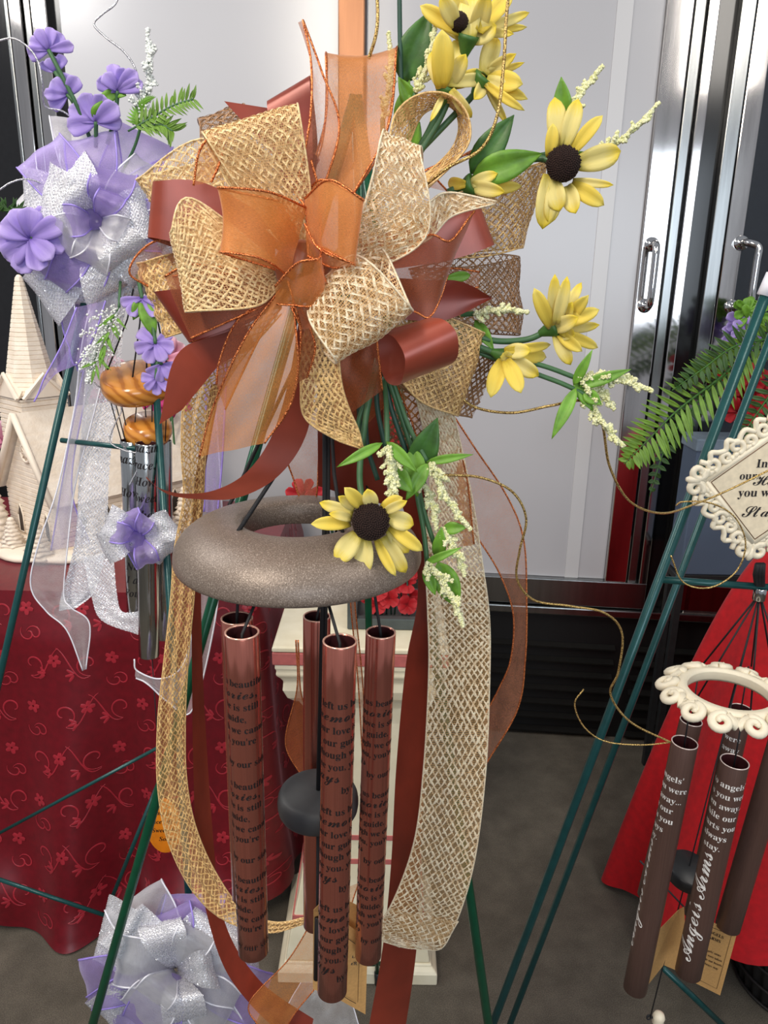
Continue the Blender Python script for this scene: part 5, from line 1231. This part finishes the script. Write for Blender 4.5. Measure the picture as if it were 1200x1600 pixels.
# ================================================================== GOLD AND SILVER CURLED WIRES
def wire(label, pts, r=.0012, mat='gold_wire', n=14, name='curled_wire', cat='cord', gr='gold glitter cords'):
    c = spl([P(*q) for q in pts], n*(len(pts)-1)); f = MB(); f.tube(c, r, 6); return f.build(name, M[mat], None, label=label, category=cat, group=gr)
wire('dark gold cord dropping from the top edge past the yellow blooms', [(796, -20, .62), (791, 30, .62), (787, 100, .62), (777, 180, .62), (752, 232, .625), (700, 262, .63), (664, 290, .64)])
wire('gold cord sweeping right from the burlap to the scrolled plaque', [(708, 608, .66), (742, 636, .655), (800, 645, .65), (860, 634, .65), (912, 627, .66), (940, 660, .67), (953, 730, .69), (985, 784, .71), (1035, 802, .74), (1085, 788, .78), (1140, 765, .80), (1215, 728, .80)])
wire('gold cord falling past the sheer tail and zigzagging across the dark louvres', [(690, 742, .66), (750, 746, .665), (800, 768, .67), (822, 810, .675), (812, 860, .68), (808, 905, .69), (835, 938, .70), (890, 947, .71), (945, 958, .72), (972, 990, .73), (966, 1050, .74), (954, 1085, .75), (985, 1128, .76), (1048, 1160, .77)])
wire('thin gold cord curling below the plaque down to its free end', [(1056, 790, .80), (1068, 784, .80), (1110, 786, .80), (1148, 808, .80), (1165, 850, .80), (1150, 893, .80), (1110, 918, .80), (1068, 910, .80), (1048, 868, .80)], .0009)
wire('thin gold hook of cord left of the bronze tubes', [(912, 1077, .78), (898, 1100, .78), (912, 1135, .78), (945, 1158, .78), (1000, 1164, .775), (1048, 1160, .77)], .0009)
wire('short brown cord at the top edge left of the tall sheer loop', [(589, -15, .66), (590, 30, .66), (586, 60, .66), (576, 92, .665)], .0013)
wire('straight dark green stem at the top edge behind the blooms', [(624, -15, .67), (625, 60, .67), (627, 130, .67)], .0018, 'stem_dark', gr='loose stems', cat='stem', name='bare_stem')
wire('silver spiral cord rising left of the white berry spike', [(190, -20, 1.12), (180, 6, 1.12), (160, 22, 1.12), (147, 38, 1.12), (165, 58, 1.12), (195, 82, 1.12), (213, 112, 1.12), (217, 150, 1.12), (208, 195, 1.13)], .0014, 'silver_wire', gr='silver glitter cords')
wire('silver cord arching over the steel frame at the upper left', [(-10, 66, 1.1), (20, 60, 1.1), (45, 75, 1.1), (60, 98, 1.1), (66, 130, 1.1), (70, 165, 1.12), (100, 175, 1.13), (130, 200, 1.14)], .0012, 'silver_wire', gr='silver glitter cords')
wire('small silver loop of cord at the left edge above the iris', [(-8, 302, 1.1), (20, 284, 1.1), (50, 281, 1.11), (90, 300, 1.13)], .0012, 'silver_wire', gr='silver glitter cords')
wire('silver cord twisting down beside the small wooden disc', [(140, 580, 1.12), (150, 600, 1.12), (178, 622, 1.12), (190, 640, 1.12), (180, 662, 1.12), (172, 690, 1.12), (195, 704, 1.1), (224, 712, 1.09), (214, 735, 1.09), (202, 758, 1.09)], .0010, 'silver_wire', gr='silver glitter cords')

# ================================================================== LAVENDER BOWS
LV = ('lav', 'lav_edge'); LWt = ('lav_white', 'white_edge')
def autobow(name, label, cx, cy, Y, spec, seed=0, cat='bow', scale=1.0):
    c = P(cx, cy, Y); f = thing(name, label, cat, c, 'lavender and silver bows'); r = random.Random(seed)
    for i, (ang, ln, w, kind, dy) in enumerate(spec):
        a = math.radians(ang); d = np.array([math.cos(a), -math.sin(a)]); p = np.array([-d[1], d[0]]); sk = r.uniform(-.35, .35); w *= scale; ln *= scale
        q = lambda t, s, k=0: (cx+d[0]*(ln*t+k*s*w)+p[0]*s*w, cy+d[1]*(ln*t+k*s*w)+p[1]*s*w)
        A = (q(.04, .10), q(.55, .46, sk*.5), q(1, .5, sk)); B = (q(.04, -.10), q(.55, -.46, sk*.5), q(1, -.5, sk))
        nm = {'m': 'tulle_loop', 'l': 'lavender_loop', 'w': 'white_loop'}[kind]
        loop(nm, {'m': 'mesh', 'l': LV, 'w': LWt}[kind], f, A, B, (Y, Y-.045*scale-dy, Y-.03*scale-dy), back=.06*scale, sh=(r.uniform(-14, 14)*scale, r.uniform(-14, 14)*scale), seed=seed*50+i, crink=.003, nu=30, nv=10, **(dict(sp=.0060, hw=.0007) if kind == 'm' else dict(er=.0012)))
    m = MB(); m.lathe(c-np.array([0, .03, 0])*scale, [0, 1, 0], [(.003, -.008), (.014, -.004), (.016, .01), (0, .02)], 14); m.build('knot', M['lav'], f)
    return f
lbo = autobow('ribbon_bow', 'full lavender and silver bow with blossoms at the upper left', 152, 345, 1.16,
    [(100, 160, 90, 'w', -.03), (60, 150, 90, 'l', -.03), (150, 110, 90, 'w', -.03), (25, 120, 90, 'l', -.03), (205, 130, 90, 'l', -.03), (-20, 130, 100, 'm', -.03), (-55, 130, 90, 'm', -.03), (-125, 150, 90, 'm', -.03), (-95, 130, 90, 'm', -.03),
     (130, 140, 85, 'l', 0), (95, 130, 80, 'l', 0), (40, 120, 85, 'w', 0), (165, 115, 105, 'm', 0), (190, 105, 90, 'w', 0), (225, 115, 90, 'l', 0), (-5, 105, 80, 'l', 0), (-40, 105, 90, 'm', 0), (-75, 110, 100, 'm', 0), (-110, 105, 90, 'l', 0),
     (120, 90, 75, 'm', .02), (70, 80, 70, 'l', .025), (10, 80, 80, 'm', .02), (150, 95, 85, 'm', .02), (205, 70, 70, 'w', .025), (-50, 75, 75, 'm', .025), (-100, 70, 60, 'w', .025), (60, 50, 45, 'l', .035), (180, 50, 50, 'l', .03), (-20, 45, 40, 'w', .035)], 3)
def LT(kind, A, B, **k):
    nm = {'m': 'tulle_tail', 'l': 'lavender_tail', 'w': 'white_tail'}[kind]
    return ribbon(nm, {'m': 'mesh', 'l': LV, 'w': LWt}[kind], lbo, PY(A), PY(B), **({'sp': .0060, 'hw': .0006} if kind == 'm' else {'er': .0012}), **k)
LT('w', [(150, 440, 1.14), (128, 540, 1.14), (116, 640, 1.14), (90, 760, 1.13), (60, 850, 1.12), (48, 915, 1.12), (72, 955, 1.12), (105, 985, 1.12), (130, 1047, 1.12)], [(195, 450, 1.15), (170, 550, 1.15), (146, 650, 1.15), (118, 760, 1.15), (105, 860, 1.14), (100, 930, 1.14), (112, 950, 1.13), (140, 975, 1.13), (134, 1046, 1.12)], seed=201, crink=.004, nu=80)
LT('m', [(140, 470, 1.16), (132, 600, 1.16), (124, 720, 1.16), (118, 840, 1.16), (96, 930, 1.15), (92, 955, 1.15)], [(196, 480, 1.16), (186, 600, 1.16), (172, 720, 1.16), (166, 840, 1.16), (150, 920, 1.16), (120, 950, 1.15)], seed=202, crink=.003, nu=70)
LT('m', [(130, 870, 1.14), (142, 930, 1.13), (160, 970, 1.12), (218, 992, 1.11)], [(176, 860, 1.14), (182, 920, 1.13), (190, 955, 1.12), (222, 955, 1.11)], seed=203, crink=.002)
LT('l', [(120, 480, 1.12), (96, 540, 1.11), (70, 590, 1.10), (54, 628, 1.10)], [(165, 470, 1.13), (145, 530, 1.12), (118, 570, 1.12), (108, 545, 1.12)], seed=204, crink=.003)
LT('l', [(90, 460, 1.18), (100, 520, 1.18), (116, 560, 1.18), (122, 580, 1.18)], [(150, 470, 1.18), (146, 520, 1.18), (140, 560, 1.18), (126, 582, 1.18)], seed=205)
LT('l', [(150, 480, 1.17), (118, 640, 1.17), (96, 760, 1.17), (80, 860, 1.17)], [(165, 480, 1.17), (130, 640, 1.17), (112, 760, 1.17), (140, 850, 1.17)], seed=206, crink=.003)
LT('l', [(300, 420, 1.0), (316, 560, .98), (322, 680, .97), (318, 800, .96)], [(330, 420, 1.0), (352, 560, .98), (350, 680, .97), (340, 800, .96)], seed=207, crink=.004)
LT('w', [(300, 600, .98), (312, 760, .97), (316, 860, .965), (306, 960, .96), (285, 1040, .96), (250, 1060, .955), (214, 1048, .95), (210, 1030, .95)], [(335, 600, .98), (345, 760, .97), (346, 860, .965), (334, 980, .96), (300, 1110, .96), (262, 1096, .955), (232, 1070, .95), (212, 1060, .95)], seed=208, crink=.004, nu=60)
autobow('ribbon_bow', 'small lavender and silver bow tied round the silver tubes', 216, 838, 1.075, [(150, 62, 52, 'm', 0), (20, 66, 56, 'm', 0), (-25, 60, 50, 'm', 0), (200, 64, 56, 'm', 0), (110, 45, 34, 'l', 0), (-70, 52, 40, 'l', .01), (65, 36, 30, 'l', .01), (170, 44, 36, 'l', .01)], 5, scale=.9)
autobow('ribbon_bow', 'lower lavender and silver bow above the carpet beside the satin tail', 275, 1515, .88,
    [(120, 130, 100, 'w', -.02), (75, 120, 90, 'l', -.02), (150, 130, 100, 'm', -.02), (190, 140, 80, 'l', -.02), (215, 130, 90, 'l', -.02), (20, 130, 100, 'm', -.02), (-20, 140, 90, 'l', -.02), (-60, 140, 100, 'w', -.02), (-100, 120, 90, 'm', -.02), (-140, 130, 100, 'm', -.02),
     (140, 110, 90, 'm', 0), (100, 90, 80, 'l', 0), (45, 100, 95, 'm', 0), (-10, 100, 90, 'w', 0), (-45, 110, 90, 'w', 0), (-115, 110, 90, 'l', 0), (235, 95, 85, 'w', .01), (170, 90, 80, 'w', .01), (60, 70, 60, 'w', .02), (110, 75, 70, 'm', .02), (-80, 80, 70, 'm', .02), (0, 60, 60, 'm', .025), (-130, 60, 60, 'w', .03)], 9)
tl = thing('ribbon_scrap', 'loose grey lavender sheer ribbon end below the lowest copper tube', 'ribbon', P(500, 1580, .9))
ribbon('sheer_strip', ('lav_white', 'white_edge'), tl, PY([(470, 1535, .92), (450, 1570, .90), (430, 1620, .88), (420, 1680, .87)]), PY([(520, 1530, .92), (545, 1560, .90), (560, 1600, .89), (580, 1660, .88)]), seed=210, crink=.006)

# ------------------------------------------------------------------ purple blossoms and white berries
def pbloom(label, px, py, Y, r, d, sp=2.2, n=7, lf=(), st=None, seed=0, name='purple_blossom'):
    n = n if name == 'purple_iris' else max(4, min(n-2, 6))
    f = thing(name, label, 'flower', P(px, py, Y)); bloom(f, px, py, Y, r, 'petal_lav', n, d, sp, seed=seed, wid=.62)
    for tx, ty, w in lf: b0 = P(px, py, Y+.004); addblade('leaf', f, b0, P(tx, ty, Y), met(w, b0), 'leaf', shape='leaf')
    if st: stem(f, [P(px, py, Y)]+[P(*q) for q in st], .0028)
    return f
pbloom('highest purple blossom in front of the steel frame at upper left', 76, 78, 1.12, 36, (-.2, -1), 3.2, 8, (), [(95, 115, 1.12), (125, 175, 1.13), (140, 215, 1.15)], 1)
pbloom('small half closed purple blossom under the highest one', 86, 112, 1.13, 26, (-.3, -1), 1.6, 5, (), [(100, 135, 1.13), (125, 178, 1.14)], 2)
pbloom('purple blossom lower on the same stem, turned left', 105, 148, 1.13, 36, (-.8, -.7), 2.8, 7, (), [(120, 165, 1.13), (140, 205, 1.14)], 3)
pbloom('open purple blossom beside the white berry spike', 184, 142, 1.12, 40, (.05, -1), 2.4, 8, ((150, 162, 18), (198, 150, 18), (172, 130, 26)), [(180, 180, 1.13), (168, 225, 1.14)], 4)
pbloom('large purple blossom resting on top of the lavender bow', 150, 190, 1.12, 46, (-.1, -1), 3.4, 8, ((165, 155, 26),), [(150, 230, 1.14)], 5)
pbloom('big ruffled purple iris at the left edge', 48, 372, 1.1, 56, (-.7, .1), 5.6, 11, (), [(90, 350, 1.13)], 6, 'purple_iris')
pbloom('drooping purple blossom above the wooden disc', 222, 466, 1.1, 34, (.05, 1), 2.8, 7, ((208, 500, 20), (243, 530, 26)), [(215, 430, 1.12)], 7)
pbloom('two lobed purple blossom right of the silver chime cords', 243, 537, 1.09, 34, (0, .5), 4.4, 8, (), [(238, 500, 1.1), (232, 440, 1.12)], 8)
pbloom('nodding purple bell over the wooden disc rim', 252, 570, 1.085, 28, (.3, 1), 2.4, 6, (), [(248, 545, 1.09)], 9)
pbloom('lowest purple bell hanging over the wooden disc', 244, 592, 1.085, 27, (-.4, 1), 2.6, 6, (), [(246, 565, 1.09)], 10)
f = thing('white_berry_spray', 'white frosted berry spike with green needles at the upper left', 'flower', P(222, 180, 1.12))
sprig(f, P(222, 190, 1.12), P(230, 45, 1.12), met(52, P(222, 190, 1.12)), 'white_bead', 620, .0021, 31)
for i in range(16):
    a = -1.57+(i-8)*.16; addblade('needle', f, P(221, 195-i*2.2, 1.12), P(221+26*math.cos(a), 195-i*2.2+26*math.sin(a), 1.115), .004, 'leaf', shape='leaf')
stem(f, [P(222, 190, 1.12), P(210, 230, 1.13), P(190, 270, 1.15)], .002)
f = thing('white_berry_spray', 'white frosted berry cluster hanging left of the wooden disc', 'flower', P(180, 490, 1.1))
sprig(f, P(186, 480, 1.1), P(138, 600, 1.1), met(88, P(186, 480, 1.1)), 'white_bead', 700, .0018, 32, side=20)
for i in range(18): a = random.Random(i).uniform(.6, 2.8); x_, y_ = 182-i*2, 490+i*5; addblade('needle', f, P(x_, y_, 1.1), P(x_+30*math.cos(a), y_+26*math.sin(a), 1.095), .004, 'leaf', shape='leaf')
stem(f, [P(186, 480, 1.1), P(188, 440, 1.12)], .002)
f = thing('needle_sprig', 'yellow green needle sprig between the lavender bow and the burlap bow', 'foliage', P(205, 195, 1.12))
rr = random.Random(8)
for c_ in ([(200, 205), (235, 185), (270, 165), (302, 155)], [(215, 200), (250, 195), (270, 205)]):
    c = spl([P(x, y, 1.11) for x, y in c_], 16); m = MB(); m.tube(c, .0014, 5); m.build('twig', M['stem'], f)
    for i in range(2, 17):
        for sg in (-1, 1):
            t = nrm(c[i]-c[i-1]); s = nrm(np.cross(t, FW)); addblade('needle', f, c[i], c[i]+(t*.6+s*sg)*.017*rr.uniform(.8, 1.2)-FW*rr.uniform(-.006, .006), .0042, 'fern', shape='leaf')
f = thing('needle_sprig', 'dark green needle tuft at the left edge above the purple iris', 'foliage', P(10, 330, 1.12))
for i in range(22): a = rr.uniform(-2.6, .2); x_, y_ = rr.uniform(-6, 30), rr.uniform(322, 338); addblade('needle', f, P(x_, y_, 1.12), P(x_+20*math.cos(a), y_+18*math.sin(a), 1.115), .0045, 'fern_d', shape='leaf')
stem(f, [P(12, 332, 1.12), P(60, 345, 1.13)], .002)
